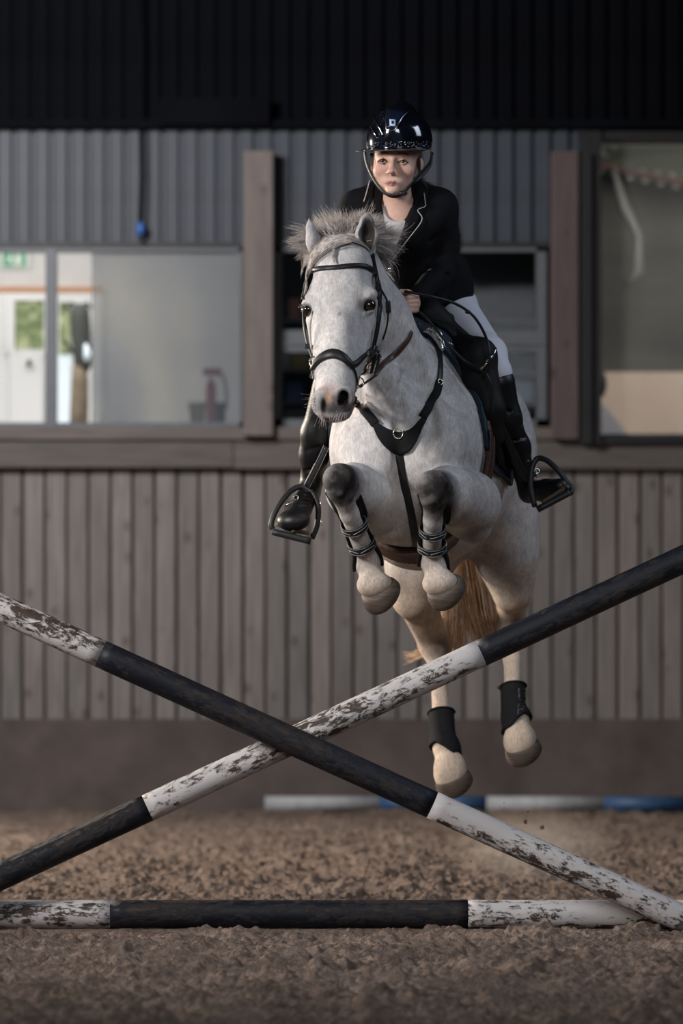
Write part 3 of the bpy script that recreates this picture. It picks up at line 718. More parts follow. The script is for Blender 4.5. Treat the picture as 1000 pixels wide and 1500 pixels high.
# neck
H.cp(510, 385, 13.02, 41, 543, 470, 13.16, 54, k=.06)
H.cp(543, 470, 13.16, 53, 578, 575, 13.30, 80, k=.06)
H.cp(505, 372, 13.05, 34, 568, 502, 13.48, 42, k=.06)
H.cp(560, 560, 13.05, 30, 590, 625, 13.10, 34, k=.05)
def groove(px, r, k=.022, sink=.0):
    """a shallow furrow pressed into the surface along a pixel path"""
    q = cast_many(H, catmull([(a, b, 0) for a, b in px], 6)); g = H.grad(q); q = q + g * sink
    for a, b in zip(q[:-1], q[1:]): H.c(a, b, r * 13.1 / FPX, r * 13.1 / FPX, k=k, op='-')
groove([(548, 566), (562, 592), (576, 616), (583, 634)], 2.6)       # jugular furrows meeting above the breastbone
groove([(590, 548), (586, 580), (584, 612), (583, 634)], 2.4)
groove([(530, 590), (548, 606), (568, 626)], 1.6)
groove([(583, 640), (584, 680), (586, 720), (586, 760)], 2.2, .03)
groove([(604, 505), (622, 560), (634, 610), (630, 660)], 1.8, .035)  # edge of the shoulder
NTRUNK = len(H.p)
# ---- head
HF = frame((-0.16, -0.93, -0.20))
H.ep(502, 392, 12.90, (44, 42, 40), M=HF, k=.03)
H.ep(499, 440, 12.86, (49, 52, 46), M=HF, k=.04)
H.cp(497, 452, 12.85, 44, 493, 535, 12.725, 34, k=.04)
H.cp(493, 535, 12.725, 32, 489, 585, 12.63, 28, k=.03)
H.ep(489, 590, 12.615, (31, 25, 28), M=HF, k=.02)
H.ep(490, 606, 12.65, (24, 12, 22), M=HF, k=.02)
H.cp(512, 468, 12.95, 46, 499, 558, 12.78, 24, k=.05)          # jaw
H.ep(526, 480, 12.95, (34, 46, 40), M=HF, k=.04)               # jowl
H.ep(488, 470, 12.99, (38, 48, 40), M=HF, k=.03)
H.ep(456, 441, 12.83, (13, 10, 14), M=HF, k=.02)               # brow ridges
H.ep(538, 431, 12.81, (15, 10, 14), M=HF, k=.02)
H.cp(540, 470, 12.82, 6, 528, 515, 12.76, 4, k=.04)           # facial crests
H.cp(455, 470, 12.83, 6, 463, 520, 12.76, 4, k=.025)
H.cp(497, 470, 12.725, 9, 491, 560, 12.625, 9, k=.05)           # nasal bone
H.ep(541, 449, 12.775, (13, 9, 8), M=HF, k=.022, op='-')      # sockets
H.ep(445, 454, 12.80, (8, 8, 8), M=HF, k=.02, op='-')
H.cp(530, 438, 12.782, 3.0, 539, 434.5, 12.785, 3.2, k=.014); H.cp(539, 434.5, 12.785, 3.2, 547, 438, 12.805, 3.0, k=.012)     # lids
H.cp(532, 438, 12.782, 2.6, 530, 452, 12.775, 2.6, k=.012)
H.cp(533, 460, 12.775, 2.6, 546, 456, 12.792, 2.6, k=.014)
H.cp(453, 444, 12.80, 3, 444, 445, 12.81, 2.6, k=.016)
# nostrils
H.ep(504, 584, 12.545, (16.5, 19, 13), M=HF, k=.035)
H.ep(470, 590, 12.575, (13, 18, 13), M=HF, k=.035)
H.ep(488, 606, 12.56, (24, 9, 14), M=HF, k=.012)               # upper lip
H.cp(504, 579, 12.49, 8.0, 498.5, 592, 12.50, 4.5, k=.004, op='-'); H.cp(504, 579, 12.53, 7, 500, 590, 12.53, 4.5, k=.003, op='-')
H.cp(508, 577, 12.51, 4, 510, 586, 12.52, 3.0, k=.004, op='-')
H.cp(471, 587, 12.53, 2.0, 476, 601, 12.525, 3.2, k=.004, op='-')
H.cp(462, 609, 12.53, 1.4, 490, 607, 12.50, 1.4, k=.006, op='-'); H.cp(490, 607, 12.50, 1.4, 516, 602, 12.56, 1.4, k=.006, op='-')
H.cp(487, 590, 12.495, 1.2, 487, 605, 12.495, 1.2, k=.010, op='-')
# ears
def ear(bx, by, tx, ty, Y, wdt, open_dir, k):
    b0 = P(bx, by, Y); t0 = P(tx, ty, Y - .02); ax = unit(t0 - b0); o = unit(np.array(open_dir, float) - ax * ax.dot(open_dir)); s_ = np.cross(ax, o)
    M = np.stack([s_, ax, o]); L = np.linalg.norm(t0 - b0); c = b0 + ax * L * .42
    p = lambda t, oo=0: b0 + ax * L * t + o * oo
    H.c(p(0), p(.42), wdt * .78, wdt * .95, k=.012, n=o, fl=.6); H.c(p(.42), p(.74), wdt * .95, wdt * .58, k=.006, n=o, fl=.6); H.c(p(.74), p(1.0), wdt * .58, .0025, k=.006, n=o, fl=.6)
    io = wdt * .42
    H.c(p(.16, io), p(.42, io), wdt * .52, wdt * .72, k=.004, op='-', n=o, fl=.8); H.c(p(.42, io), p(.74, io), wdt * .72, wdt * .36, k=.004, op='-', n=o, fl=.8); H.c(p(.74, io), p(.93, io * .8), wdt * .36, .003, k=.004, op='-', n=o, fl=.8)
ear(537, 366, 537, 310, 12.93, .040, (0.10, -1, 0.1), .01)
ear(464, 378, 452, 319, 12.95, .036, (-.75, .55, 0), .01)
# ---- fore legs (folded)
for sgn, kx, ky, kY, ex, ey, fx, fy_ in ((-1, 497, 704, 12.72, 548, 740, 538, 828), (1, 634, 714, 12.74, 684, 738, 634, 826)):
    H.cp(ex, ey, 13.18, 50, (kx * .6 + ex * .4), ky * .55 + ey * .45 - 2, 12.93, 39, k=.04)
    H.cp((kx * .6 + ex * .4), ky * .55 + ey * .45 - 2, 12.93, 37, kx + 3, ky, 12.78, 25, k=.03)
    H.ep(kx, ky - 2, kY, (25, 24, 20), k=.015)
    H.ep(kx + 2, ky + 15, kY + .012, (20, 17, 17), k=.010)
    H.ep(kx - 9, ky - 4, kY - .020, (11, 13, 10), k=.012); H.ep(kx + 10, ky - 6, kY - .018, (10, 12, 10), k=.012); H.ep(kx + 1, ky + 16, kY - .022, (9, 8, 8), k=.012)
    H.cp(kx + 1, ky + 14, kY + .02, 17, kx + (fx - kx) * .35, ky + 48, kY + .09, 13.5, k=.02)
    H.cp(kx + (fx - kx) * .35, ky + 48, kY + .09, 13.5, fx - 2, fy_ - 16, 12.96, 14.5, k=.015)
    H.ep(fx, fy_ - 4, 12.98, (19, 20, 19), k=.02)
    H.cp(fx, fy_, 12.98, 16, fx + 9, fy_ + 24, 12.96, 18, k=.012)
    H.ep(fx + 11, fy_ + 29, 12.955, (27, 20, 24), k=.012)
H.ep(694, 780, 13.20, (22, 16, 22), k=.03)      # point of elbow
H.ep(572, 778, 13.22, (26, 18, 26), k=.03)
# ---- hind legs
H.cp(698, 690, 14.45, 76, 744, 812, 14.45, 37, k=.10)
H.cp(728, 745, 14.46, 56, 750, 868, 14.50, 28, k=.10)
H.cp(750, 852, 14.50, 27, 749, 912, 14.68, 20, k=.04)
H.ep(748, 922, 14.68, (21, 24, 26), k=.03)
H.cp(748, 930, 14.66, 17, 750, 965, 14.62, 12.5, k=.03)
H.cp(750, 965, 14.62, 12.5, 752, 1045, 14.52, 13, k=.02)
H.ep(757, 1055, 14.50, (17, 17, 18), k=.02)
H.cp(758, 1058, 14.50, 15, 761, 1076, 14.47, 20, k=.02)
H.ep(761, 1086, 14.46, (24, 26, 22), k=.02)
H.cp(640, 720, 14.40, 70, 606, 825, 14.40, 40, k=.10)
H.cp(634, 765, 14.44, 54, 607, 876, 14.44, 31, k=.10)
H.cp(606, 868, 14.45, 31, 632, 935, 14.66, 22, k=.04)
H.ep(636, 945, 14.68, (21, 24, 26), k=.03)
H.cp(639, 955, 14.66, 17, 643, 990, 14.62, 12.5, k=.03)
H.cp(643, 990, 14.62, 12.5, 648, 1080, 14.50, 13.5, k=.02)
H.ep(651, 1096, 14.48, (17, 17, 18), k=.02)
H.cp(652, 1098, 14.48, 15, 657, 1116, 14.45, 20, k=.02)
H.ep(659, 1131, 14.44, (24.5, 29, 22), k=.02)
H.fin()

# ---- coat: grey with darker knees, hocks and muzzle, warm stained lower legs
def blob(q, p, r, soft=.5):
    d = np.sqrt((((q - p) / r) ** 2).sum(1)); return np.clip((1 + soft - d) / (2 * soft), 0, 1)
CW, CG, CD, CT, CPK, CBK = [np.array(c) for c in ((.60, .58, .57), (.30, .285, .285), (.060, .052, .052), (.56, .42, .30), (.50, .37, .34), (.010, .008, .009))]
def horse_color(q):
    c = np.tile(CW, (len(q), 1))
    def put(w_, col):
        nonlocal c; w_ = w_[:, None]; c = c * (1 - w_) + col * w_
    px = CX + q[:, 0] * FPX / q[:, 1]; z = q[:, 2]
    put(np.clip((1.62 - z) / .55, 0, 1) * .55, np.array((.55, .47, .39)))                 # dusty lower half
    put(np.clip((1.34 - z) / .20, 0, 1) * .60, CT)
    put(.75 * blob(q, P(700, 735, 13.2), (.12, .2, .14), .6), np.array((.40, .385, .375)))  # broad darker grey patch on the right forearm
    put(.55 * blob(q, P(645, 600, 13.4), (.18, .3, .2), .7), np.array((.48, .46, .45)))
    nz = lattice(q[:, 0] + q[:, 1] * .6, q[:, 2], .022, 21); nf = lattice(q[:, 0] + q[:, 1] * .6, q[:, 2], .009, 22); mot = np.clip((nz * .6 + nf * .4 - .30) / .35, 0, 1)
    for kx, ky, kY in ((499, 702, 12.72), (637, 716, 12.74)):
        put(.9 * blob(q, P(kx, ky, kY), (.082, .12, .088), .35), CG * .75)
        put((.42 + .55 * mot) * blob(q, P(kx + 5, ky + 6, kY - .01), (.080, .12, .092), .40), CD * .7)
        put(.85 * blob(q, P(kx + 9, ky + 2, kY - .03), (.040, .10, .060), .5), CD * .35)
    put(.95 * blob(q, P(652, 742, 12.84), (.035, .09, .05), .5), CD * .7)
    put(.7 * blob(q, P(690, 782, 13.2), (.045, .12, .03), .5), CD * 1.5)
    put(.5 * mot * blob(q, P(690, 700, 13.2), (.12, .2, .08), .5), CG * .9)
    for kx, ky in ((640, 950), (740, 915)): put(.75 * blob(q, P(kx + 6, ky, 14.62), (.045, .09, .05), .5), CD * 1.6)
    put(.45 * blob(q, P(720, 830, 14.4), (.12, .3, .10), .6), CD * 3)  # shadow between thigh and belly painted into the coat
    put(.85 * blob(q, P(489, 594, 12.55), (.080, .11, .048), .5), np.array((.055, .048, .052)))
    put(.65 * blob(q, P(480, 566, 12.55), (.034, .06, .024), .5), CPK)
    put(.85 * blob(q, P(481, 582, 12.53), (.010, .06, .024), .5), np.array((.50, .31, .20)))
    put(.75 * blob(q, P(462, 590, 12.58), (.014, .08, .036), .4), np.array((.50, .47, .46)))
    put(.7 * blob(q, P(487, 614, 12.60), (.055, .08, .014), .5), np.array((.36, .29, .25)))
    put(blob(q, P(502.5, 583.5, 12.53), (.021, .07, .032), .22), CBK)  # darkness of the nostril cavities painted in black
    put(blob(q, P(473.5, 594, 12.54), (.009, .06, .026), .3), CBK)
    put(.9 * blob(q, P(490, 598, 12.52), (.030, .04, .016), .5), np.array((.045, .04, .042)))
    put(.9 * blob(q, P(540, 448, 12.76), (.030, .05, .023), .35), np.array((.05, .042, .04)))
    put(.9 * blob(q, P(446, 453, 12.79), (.020, .05, .021), .35), np.array((.05, .042, .04)))
    put(.35 * blob(q, P(541, 444, 12.79), (.052, .06, .042), .5), CG)
    put(.97 * blob(q, P(539.5, 343, 12.945), (.030, .075, .074), .25), np.array((.022, .017, .015)))  # dark of the ear hollow painted into the coat colour
    put(.5 * blob(q, P(463, 352, 12.945), (.02, .03, .05), .35), np.array((.10, .10, .12)))  # bluish shade painted on the left ear
    put(.5 * blob(q, P(497, 459, 12.68), (.008, .05, .008), .4), CD)
    return c
m_coat_h, nt, b = new_mat('grey_horse_coat')
vc = node(nt, 'ShaderNodeVertexColor'); vc.layer_name = 'Col'
na = noise(nt, 26, 7, .68, stretch=(1, .6, .6)); nb_ = noise(nt, 120, 5, .8, stretch=(1.6, 1, .35)); nd = noise(nt, 9, 4, .6)
ra_ = ramp(nt, na.outputs[0], [(.34, (.80, .79, .79)), (.60, (1.06, 1.06, 1.06))]); rb_ = ramp(nt, nb_.outputs[0], [(.35, (.70, .69, .68)), (.65, (1.14, 1.14, 1.14))])
rd_ = ramp(nt, nd.outputs[0], [(.35, (.84, .84, .86)), (.62, (1.05, 1.04, 1.03))])
c = mixc(nt, 1, vc.outputs[0], ra_.outputs[0], 'MULTIPLY'); c = mixc(nt, 1, c, rb_.outputs[0], 'MULTIPLY'); c = mixc(nt, 1, c, rd_.outputs[0], 'MULTIPLY')
nt.links.new(c, b.inputs['Base Color']); b.inputs['Roughness'].default_value = .65; b.inputs['Specular IOR Level'].default_value = .04
bp = bump(nt, b, nb_.outputs[0], .35, .003); bump(nt, b, na.outputs[0], .2, .006, bp)

horse = empty('horse'); horse.location = V(P(640, 1303, 13.7)) * 1
tag(horse, 'grey horse with dark knees jumping over the crossed poles', 'horse')
HPAR = None
def to_child(o, root):
    """parent while keeping the world place"""
    o.parent = root; o.matrix_parent_inverse = Matrix.Translation(-root.location)
    return o
HRES = .0048
body = sdf_build('body', H, HRES, m_coat_h, None, horse_color, clean=True, relax=1); to_child(body, horse)
# eyes
m_eye = pbr('dark_horse_eye', (.012, .008, .006), .06, var=.1, bmp=0, coat=1.0)
for x, y, Y in ((539.5, 447.5, 12.801), (451, 454, 12.822)):
    to_child(MB().sphere(P(x, y, Y), .024, 20, 14).build('eye', m_eye, None, True), horse)
# hooves
m_hoof, nt, b = new_mat('hoof_horn'); tc = node(nt, 'ShaderNodeTexCoord'); n = noise(nt, 60, 3, stretch=(.3, .3, 3))
r = ramp(nt, n.outputs[0], [(.3, (.055, .042, .034)), (.7, (.105, .080, .064))]); nt.links.new(r.outputs[0], b.inputs['Base Color']); b.inputs['Roughness'].default_value = .6; b.inputs['Specular IOR Level'].default_value = .2; bump(nt, b, n.outputs[0], .4, .003)
def hoof(top, axis, front, r0, r1, h):
    """horn capsule: sloped ring loft from coronet to ground edge, long toe, low heel, sole hollow"""
    ax = unit(axis); fr = unit(np.array(front, float) - ax * ax.dot(front)); sd = np.cross(ax, fr); n = 28; vs = []
    rings = [(-.12, .82), (0, .93), (.10, .99), (.5, 1.06), (.94, 1.16), (1.0, 1.13), (1.0, .95), (.9, .80)]
    for t, m_ in rings:
        R = r0 * m_ if t < .5 else (r0 * 1.10 + (r1 - r0 * 1.1) * (t - .5) * 2) * (m_ / 1.16 if t > .9 else 1)
        for k in range(n):
            a = 2 * math.pi * k / n; ca, sa = math.cos(a), math.sin(a)
            toe = .5 + .5 * ca
            vs.append(np.array(top) + ax * (h * t * (.55 + .45 * toe)) + fr * (R * ca * (1.04 if ca > 0 else .85)) + sd * (R * sa * .97))
    m = len(rings); fs = [(j * n + k, (j + 1) * n + k, (j + 1) * n + (k + 1) % n, j * n + (k + 1) % n) for j in range(m - 1) for k in range(n)]
    fs += [tuple(range(n)), tuple(range(m * n - 1, (m - 1) * n - 1, -1))]
    return MB().add(vs, fs)
def addhoof(x1, y1, Y1, x2, y2, Y2, front, r0, r1):
    a = P(x1, y1, Y1); b2 = P(x2, y2, Y2); h = np.linalg.norm(b2 - a)
    to_child(hoof(a, b2 - a, front, r0 * Y1 / FPX, r1 * Y1 / FPX, h).build('hoof', m_hoof, None, True), horse)
addhoof(552, 861, 12.955, 563, 875, 12.985, (-.4, -.7, -1), 28.5, 33)
addhoof(648, 857, 12.955, 658, 870, 12.985, (-.4, -.7, -1), 28.5, 32)
addhoof(763, 1089, 14.46, 769, 1106, 14.49, (-.3, -.7, -1), 25.5, 29)
addhoof(661, 1134, 14.44, 668, 1153, 14.47, (-.3, -.7, -1), 26, 29.5)
# hoof-pastern cuffs of pale hair are part of the body

# ---- hair: bundles of tapering strands
def strands(name, specs, mat, parent, r=.0016, n=3):
    """specs: list of point lists; every strand a 3-sided taper"""
    vs = []; fs = []
    for pts in specs:
        m = len(pts); base = len(vs)
        a = np.array(pts); T = np.gradient(a, axis=0); T /= np.linalg.norm(T, axis=1, keepdims=True) + 1e-9
        N = np.cross(T, (0.3, .9, .2)); N /= np.linalg.norm(N, axis=1, keepdims=True) + 1e-9; Bn = np.cross(T, N)
        for i in range(m):
            rr = r * (1 - i / (m - 1)) ** .6 + 1e-5
            for k in range(n): t = 2 * math.pi * k / n; vs.append(tuple(a[i] + rr * (math.cos(t) * N[i] + math.sin(t) * Bn[i])))
        fs += [(base + i * n + k, base + i * n + (k + 1) % n, base + (i + 1) * n + (k + 1) % n, base + (i + 1) * n + k) for i in range(m - 1) for k in range(n)]
    me = bpy.data.meshes.new(name); me.from_pydata(vs, [], fs); me.polygons.foreach_set('use_smooth', [True] * len(me.polygons))
    o = link(name, me, mat); to_child(o, parent); return o
def hair_mat(name, stops, rough=.5, trans=.35):
    m, nt, b = new_mat(name); n = noise(nt, 55, 4, .6); n2 = noise(nt, 14, 3)
    r = ramp(nt, n.outputs[0], stops); r2 = ramp(nt, n2.outputs[0], [(.3, (.75, .74, .74)), (.7, (1.15, 1.15, 1.15))])
    nt.links.new(mixc(nt, 1, r.outputs[0], r2.outputs[0], 'MULTIPLY'), b.inputs['Base Color']); b.inputs['Roughness'].default_value = rough
    tl = node(nt, 'ShaderNodeBsdfTranslucent'); nt.links.new(b.inputs['Base Color'].links[0].from_socket, tl.inputs[0]); mx = node(nt, 'ShaderNodeMixShader'); mx.inputs[0].default_value = trans
    nt.links.new(b.outputs[0], mx.inputs[1]); nt.links.new(tl.outputs[0], mx.inputs[2]); nt.links.new(mx.outputs[0], nt.nodes['Material Output'].inputs[0]); return m
m_mane = hair_mat('grey_mane_hair', [(.3, (.27, .23, .21)), (.5, (.54, .48, .445)), (.7, (.80, .75, .71))], trans=.2)
m_tail = hair_mat('golden_tail_hair', [(.3, (.72, .47, .27)), (.5, (.95, .72, .48)), (.7, (1.0, .88, .72))])
R = random.Random(3)
def clump(root, d, L, n, spread, curl, rootspread=.012, m=7, droop=.02):
    """one lock: n strands leaving root along d"""
    d = unit(d); out = []; side = unit(np.cross(d, (0, 1, .1))); bend = R.uniform(-1, 1)
    for _ in range(n):
        r0 = root + np.array([R.gauss(0, rootspread), R.gauss(0, rootspread), R.gauss(0, rootspread * .4)])
        l = L * R.uniform(.62, 1.04); ph = R.uniform(0, 6.28); w1 = R.gauss(0, 1); w2 = R.gauss(0, 1)
        tip = root + d * l + side * bend * curl * L + np.array([w1, w2, R.gauss(0, 1)]) * spread * L * .62
        pts = []
        for i in range(m):
            t = i / (m - 1); p = r0 * (1 - t) + tip * t + side * (bend * curl * L * math.sin(math.pi * t) * -.55) + np.array([w1, w2, 0]) * spread * L * .5 * math.sin(math.pi * t) + np.array([0, 0, -droop * t * t])
            p = p + side * math.sin(ph + t * 7) * .0022 * t + np.cross(side, d) * math.cos(ph * 1.7 + t * 6) * .002 * t; pts.append(p)
        out.append(pts)
    return out
sp_ = []
fan = [(-94, 50), (-86, 58), (-78, 62), (-70, 60), (-62, 58), (-55, 58), (-48, 54), (-40, 54), (-32, 58), (-26, 64), (-18, 50), (-10, 54), (-3, 52), (4, 56), (11, 52), (18, 58), (25, 60), (32, 56), (40, 62), (48, 64), (56, 66), (64, 64), (74, 62), (84, 56), (94, 50)]
for layer in range(4):
    for ang, L in fan:
        a = math.radians(ang + R.uniform(-4, 4)); dy = layer * .07
        rx_ = 500 + 20 * math.sin(a) + 14 * (layer / 3) + R.uniform(-4, 4) + (8 if ang > 0 else -2); ry_ = 358 - 6 * math.cos(a) + R.uniform(-3, 3)
        root = P(rx_, ry_, 12.98 + dy + R.uniform(-.02, .02)); L_ = (L * R.uniform(.85, 1.12) - layer * 2) * 13 / FPX
        sp_ += clump(root, (math.sin(a), R.uniform(-.15, .25), math.cos(a) * .95), L_, 44, .115, .16, m=8)
# loose ends over the shirt side and the left wisp
for k in range(14): sp_ += clump(P(548 + R.uniform(-6, 8), 352 + R.uniform(0, 30), 13.1), (.5 + R.uniform(-.2, .3), -.1, .25 - k * .06), .085, 18, .2, .15)
sp_ += clump(P(466, 366, 12.98), (-1, 0, -.12), .085, 30, .08, .05); sp_ += clump(P(470, 352, 12.98), (-1, 0, .1), .11, 30, .1, .05)
strands('mane', sp_, m_mane, horse, r=.0010)
# mane hidden on the far side of the crest
sp_ = []
for k in range(26):
    t = k / 25; c0 = P(505 + t * 95, 345 + t * 120, 13.08 + t * .42)
    sp_ += clump(c0, (R.uniform(-.9, -.3), R.uniform(-.2, .2), .7 - t * .4), .13, 20, .15, .1)
strands('neck_mane', sp_, m_mane, horse, r=.0015)
# forelock: two sheaves, over the left brow and across to the right ear
sp_ = []
def lock(px, n, w0, w1, jit=.002):
    base, g = lay(H, px, 10, .006); out = []; m = len(base)
    for _ in range(n):
        u = R.gauss(0, .42); v = R.random(); l = R.uniform(.75, 1); ph = R.uniform(0, 6)
        pts = []
        for i in range(m):
            t = i / (m - 1); ii = t * l * (m - 1); j = int(min(ii, m - 2)); f_ = ii - j; p = base[j] * (1 - f_) + base[j + 1] * f_; gg = g[j]
            T = unit(base[min(j + 1, m - 1)] - base[max(j - 1, 0)]); sd = np.cross(T, gg); wd = w0 + (w1 - w0) * t
            pts.append(p + sd * u * wd + gg * (.002 + .010 * v * math.sin(math.pi * min(1, t + .15))) + sd * math.sin(ph + t * 6) * .0015)
        out.append(pts)
    return out
sp_ += lock([(506, 352), (488, 358), (470, 370), (457, 388), (450, 412), (448, 436)], 560, .034, .022)
sp_ += lock([(500, 350), (480, 353), (462, 366), (450, 385), (443, 402)], 220, .022, .02)
sp_ += lock([(492, 357), (505, 352), (520, 356), (532, 362), (541, 368)], 260, .018, .012)
sp_ += lock([(497, 356), (490, 366), (490, 378), (492, 390)], 60, .006, .003)
sp_ += lock([(520, 352), (505, 348), (488, 354)], 160, .018, .012)
strands('forelock', sp_, m_mane, horse, r=.0013)
# tail
sp_ = []
for k in range(70):
    x0 = R.uniform(634, 702); u = (x0 - 670) / 30
    cen = [P(670 + u * 14, 700, 14.75), P(668 + u * 24, 790, 14.80), P(672 + u * 36, 850, 14.80), P(676 + u * 42, 900, 14.78), P(676 + u * 46 + (12 if u > .3 else 0), 945, 14.75), P(672 + u * 46 + (26 if u > .3 else 0), 985 - abs(u) * 22, 14.72)]
    for _ in range(22):
        off = np.array([R.gauss(0, .012), R.gauss(0, .03), 0]); l = R.uniform(.72, 1); m = 12; pts = []; ph = R.uniform(0, 6)
        cm = [cen[0]] + cen[1:]
        for i in range(m):
            t = i / (m - 1) * l * (len(cm) - 1); j = min(int(t), len(cm) - 2); f_ = t - j
            pts.append(cm[j] * (1 - f_) + cm[j + 1] * f_ + off * (.5 + .9 * i / m) + np.array([math.sin(ph + i * .7) * .004, 0, 0]))
        sp_.append(pts)
for k in range(36):
    y0 = 962 + R.uniform(-8, 8); sp_.append([P(634 + R.uniform(-4, 4), 948 + R.uniform(-6, 6), 14.75), P(618, y0 - 6, 14.75), P(604, y0, 14.75), P(590 + R.uniform(-6, 8), y0 + R.uniform(-4, 6), 14.75)])
strands('tail', sp_, m_tail, horse, r=.0026)
# chin and muzzle whiskers
sp_ = []
for k in range(34):
    x0 = R.uniform(466, 512); p0 = cast(H, x0, 608 + R.uniform(-6, 4)); d = unit((R.uniform(-.5, .3), -.3, -1)); L = R.uniform(.02, .05)
    sp_.append([p0 + d * L * i / 3 + np.array([0, 0, -.003 * i]) for i in range(4)])
for k in range(12):
    p0 = cast(H, 462, 592 + R.uniform(-14, 12)); d = unit((-1, -.2, R.uniform(-.8, .3))); L = R.uniform(.02, .06)
    sp_.append([p0 + d * L * i / 3 for i in range(4)])
for k in range(16):
    p0 = P(446 + R.uniform(-2, 3), 447 + R.uniform(-2, 3), 12.78); d = unit((-1, -.4, R.uniform(-.5, .1))); sp_.append([p0 + d * .022 * i / 2 for i in range(3)])
tag(strands('whiskers', sp_, m_mane, horse, r=.0006), kind='stuff')
# ================================================================ TACK
m_leather = pbr('black_leather', (.012, .011, .012), .46, var=.3, scale=40, bmp=.15, bscale=220, bdist=.0006, spec=.35)
m_saddle = pbr('matte_saddle_leather', (.007, .007, .008), .62, var=.3, scale=40, bmp=.15, bscale=220, bdist=.0006, spec=.2)
m_leather_b = pbr('brown_leather', (.060, .030, .020), .42, var=.3, scale=30, bmp=.2, bscale=120)
m_neo = pbr('black_neoprene', (.010, .010, .011), .85, var=.25, spec=.15, bmp=.3, bscale=300)
m_pad = pbr('dark_navy_cloth', (.008, .018, .034), .85, var=.25, bmp=.3, bscale=160)
m_teal = pbr('teal_cord', (.010, .035, .055), .55)
m_steel = flat('polished_steel', (.60, .58, .54), .22); m_steel.node_tree.nodes['Principled BSDF'].inputs['Metallic'].default_value = 1
m_brass = flat('pale_brass', (.70, .60, .42), .25); m_brass.node_tree.nodes['Principled BSDF'].inputs['Metallic'].default_value = 1
m_stitch = flat('pale_stitching', (.26, .26, .27), .6)
Wt = P(622, 485, 13.55)
def bl(a, u, s_): return Wt + BF * a + BU * u + BS * s_
def poly_sd(x, y, poly):
    d = np.full(len(x), 1e9); inside = np.zeros(len(x), bool); n = len(poly)
    for i in range(n):
        ax, ay = poly[i]; bx, by = poly[(i + 1) % n]; ex, ey = bx - ax, by - ay; wx_, wy_ = x - ax, y - ay
        t = np.clip((wx_ * ex + wy_ * ey) / (ex * ex + ey * ey), 0, 1); d = np.minimum(d, (wx_ - ex * t) ** 2 + (wy_ - ey * t) ** 2)
        c1 = (ay > y) != (by > y)
        with np.errstate(divide='ignore', invalid='ignore'): xi = ax + (y - ay) / (by - ay + 1e-12) * ex
        inside ^= c1 & (x < xi)
    return np.sqrt(d) * np.where(inside, -1, 1)
HT = Sdf(); HT.p = H.p[:NTRUNK]; HT.lo = H.lo[:NTRUNK]; HT.hi = H.hi[:NTRUNK]; HT.k = H.k[:NTRUNK]; HT.fin()      # the trunk alone
def shell(name, poly, off, th, h, mat, parent, side=0, extra=None):
    """a cover lying on the horse: offset skin of the body cut to a side-view outline (forward, up)"""
    pl = np.array(poly); us = pl[:, 1]; as_ = pl[:, 0]
    cs = np.array([bl(a, u, s_) for a in (as_.min(), as_.max()) for u in (us.min(), us.max()) for s_ in ((-.42 if side <= 0 else .02), (.42 if side >= 0 else -.02))])
    def f(q, a, b):
        dh = HT(q, a, b, .09); d = q - Wt
        r = poly_sd(d @ BF, d @ BU, poly); v = np.maximum(np.abs(dh - off) - th, r)
        if side: v = np.maximum(v, -(d @ BS) * side + .02)
        if extra is not None: v = np.maximum(v, extra(d @ BF, d @ BU, d @ BS))
        return v
    return sdf_mesh(name, f, cs.min(0) - .02, cs.max(0) + .02, h, mat, parent, relax=1)
pad_poly = [(.20, .16), (.165, -.1), (.155, -.22), (.20, -.36), (.17, -.46), (.05, -.50), (-.30, -.50), (-.46, -.30), (-.48, .20)]
saddle_pad = shell('saddle_pad', pad_poly, .009, .008, .006, m_pad, None); tag(saddle_pad, 'dark navy saddle pad with teal edging under the black saddle', 'saddle pad')
def edge_run(poly_pts, side, lift, n=30):
    pts = catmull([(a, u, 0) for a, u in poly_pts], n); out = []; nn = []
    for a, u, _ in pts:
        lo_, hi_ = 0.0, .5
        for s_ in np.arange(.5, 0, -.004):
            if H(bl(a, u, side * s_)[None])[0] < 0: break
        out.append(bl(a, u, side * s_)); nn.append(H.grad(out[-1][None])[0])
    out = np.array(out); nn = np.array(nn)
    return out + nn * lift, nn
for sd_ in (1, -1):
    p_, g_ = edge_run([(.165, -.07), (.148, -.22), (.192, -.36), (.165, -.45), (.05, -.49), (-.29, -.49)], sd_, .019)
    MB().tube(p_, .0028, 6).build('edging', m_teal, saddle_pad, True)
saddle = empty('saddle'); tag(saddle, 'black leather jumping saddle with silver pommel trim under the rider', 'saddle')
flap_poly = [(.13, .02), (.10, -.1), (.095, -.22), (.13, -.34), (.09, -.42), (-.02, -.47), (-.16, -.48), (-.24, -.25), (-.26, .02)]
for sd_ in (1, -1): shell('flap', flap_poly, .027, .008, .006, m_saddle, saddle, sd_)
SS = Sdf()
SS.c(bl(.02, .045, 0), bl(-.18, .05, 0), .075, .085, k=.05, n=BU, fl=.6)
SS.c(bl(-.18, .05, 0), bl(-.46, .15, 0), .11, .13, k=.05, n=BU, fl=.45)
SS.c(bl(.03, -.05, .13), bl(.02, .06, .0), .045, .05, k=.04); SS.c(bl(.03, -.05, -.13), bl(.02, .06, .0), .045, .05, k=.04)
for sd_ in (1, -1):
    SS.c(bl(.02, -.10, .19 * sd_), bl(.08, -.32, .285 * sd_), .042, .030, k=.03)
sdf_build('seat', SS, .007, m_saddle, saddle, relax=1)
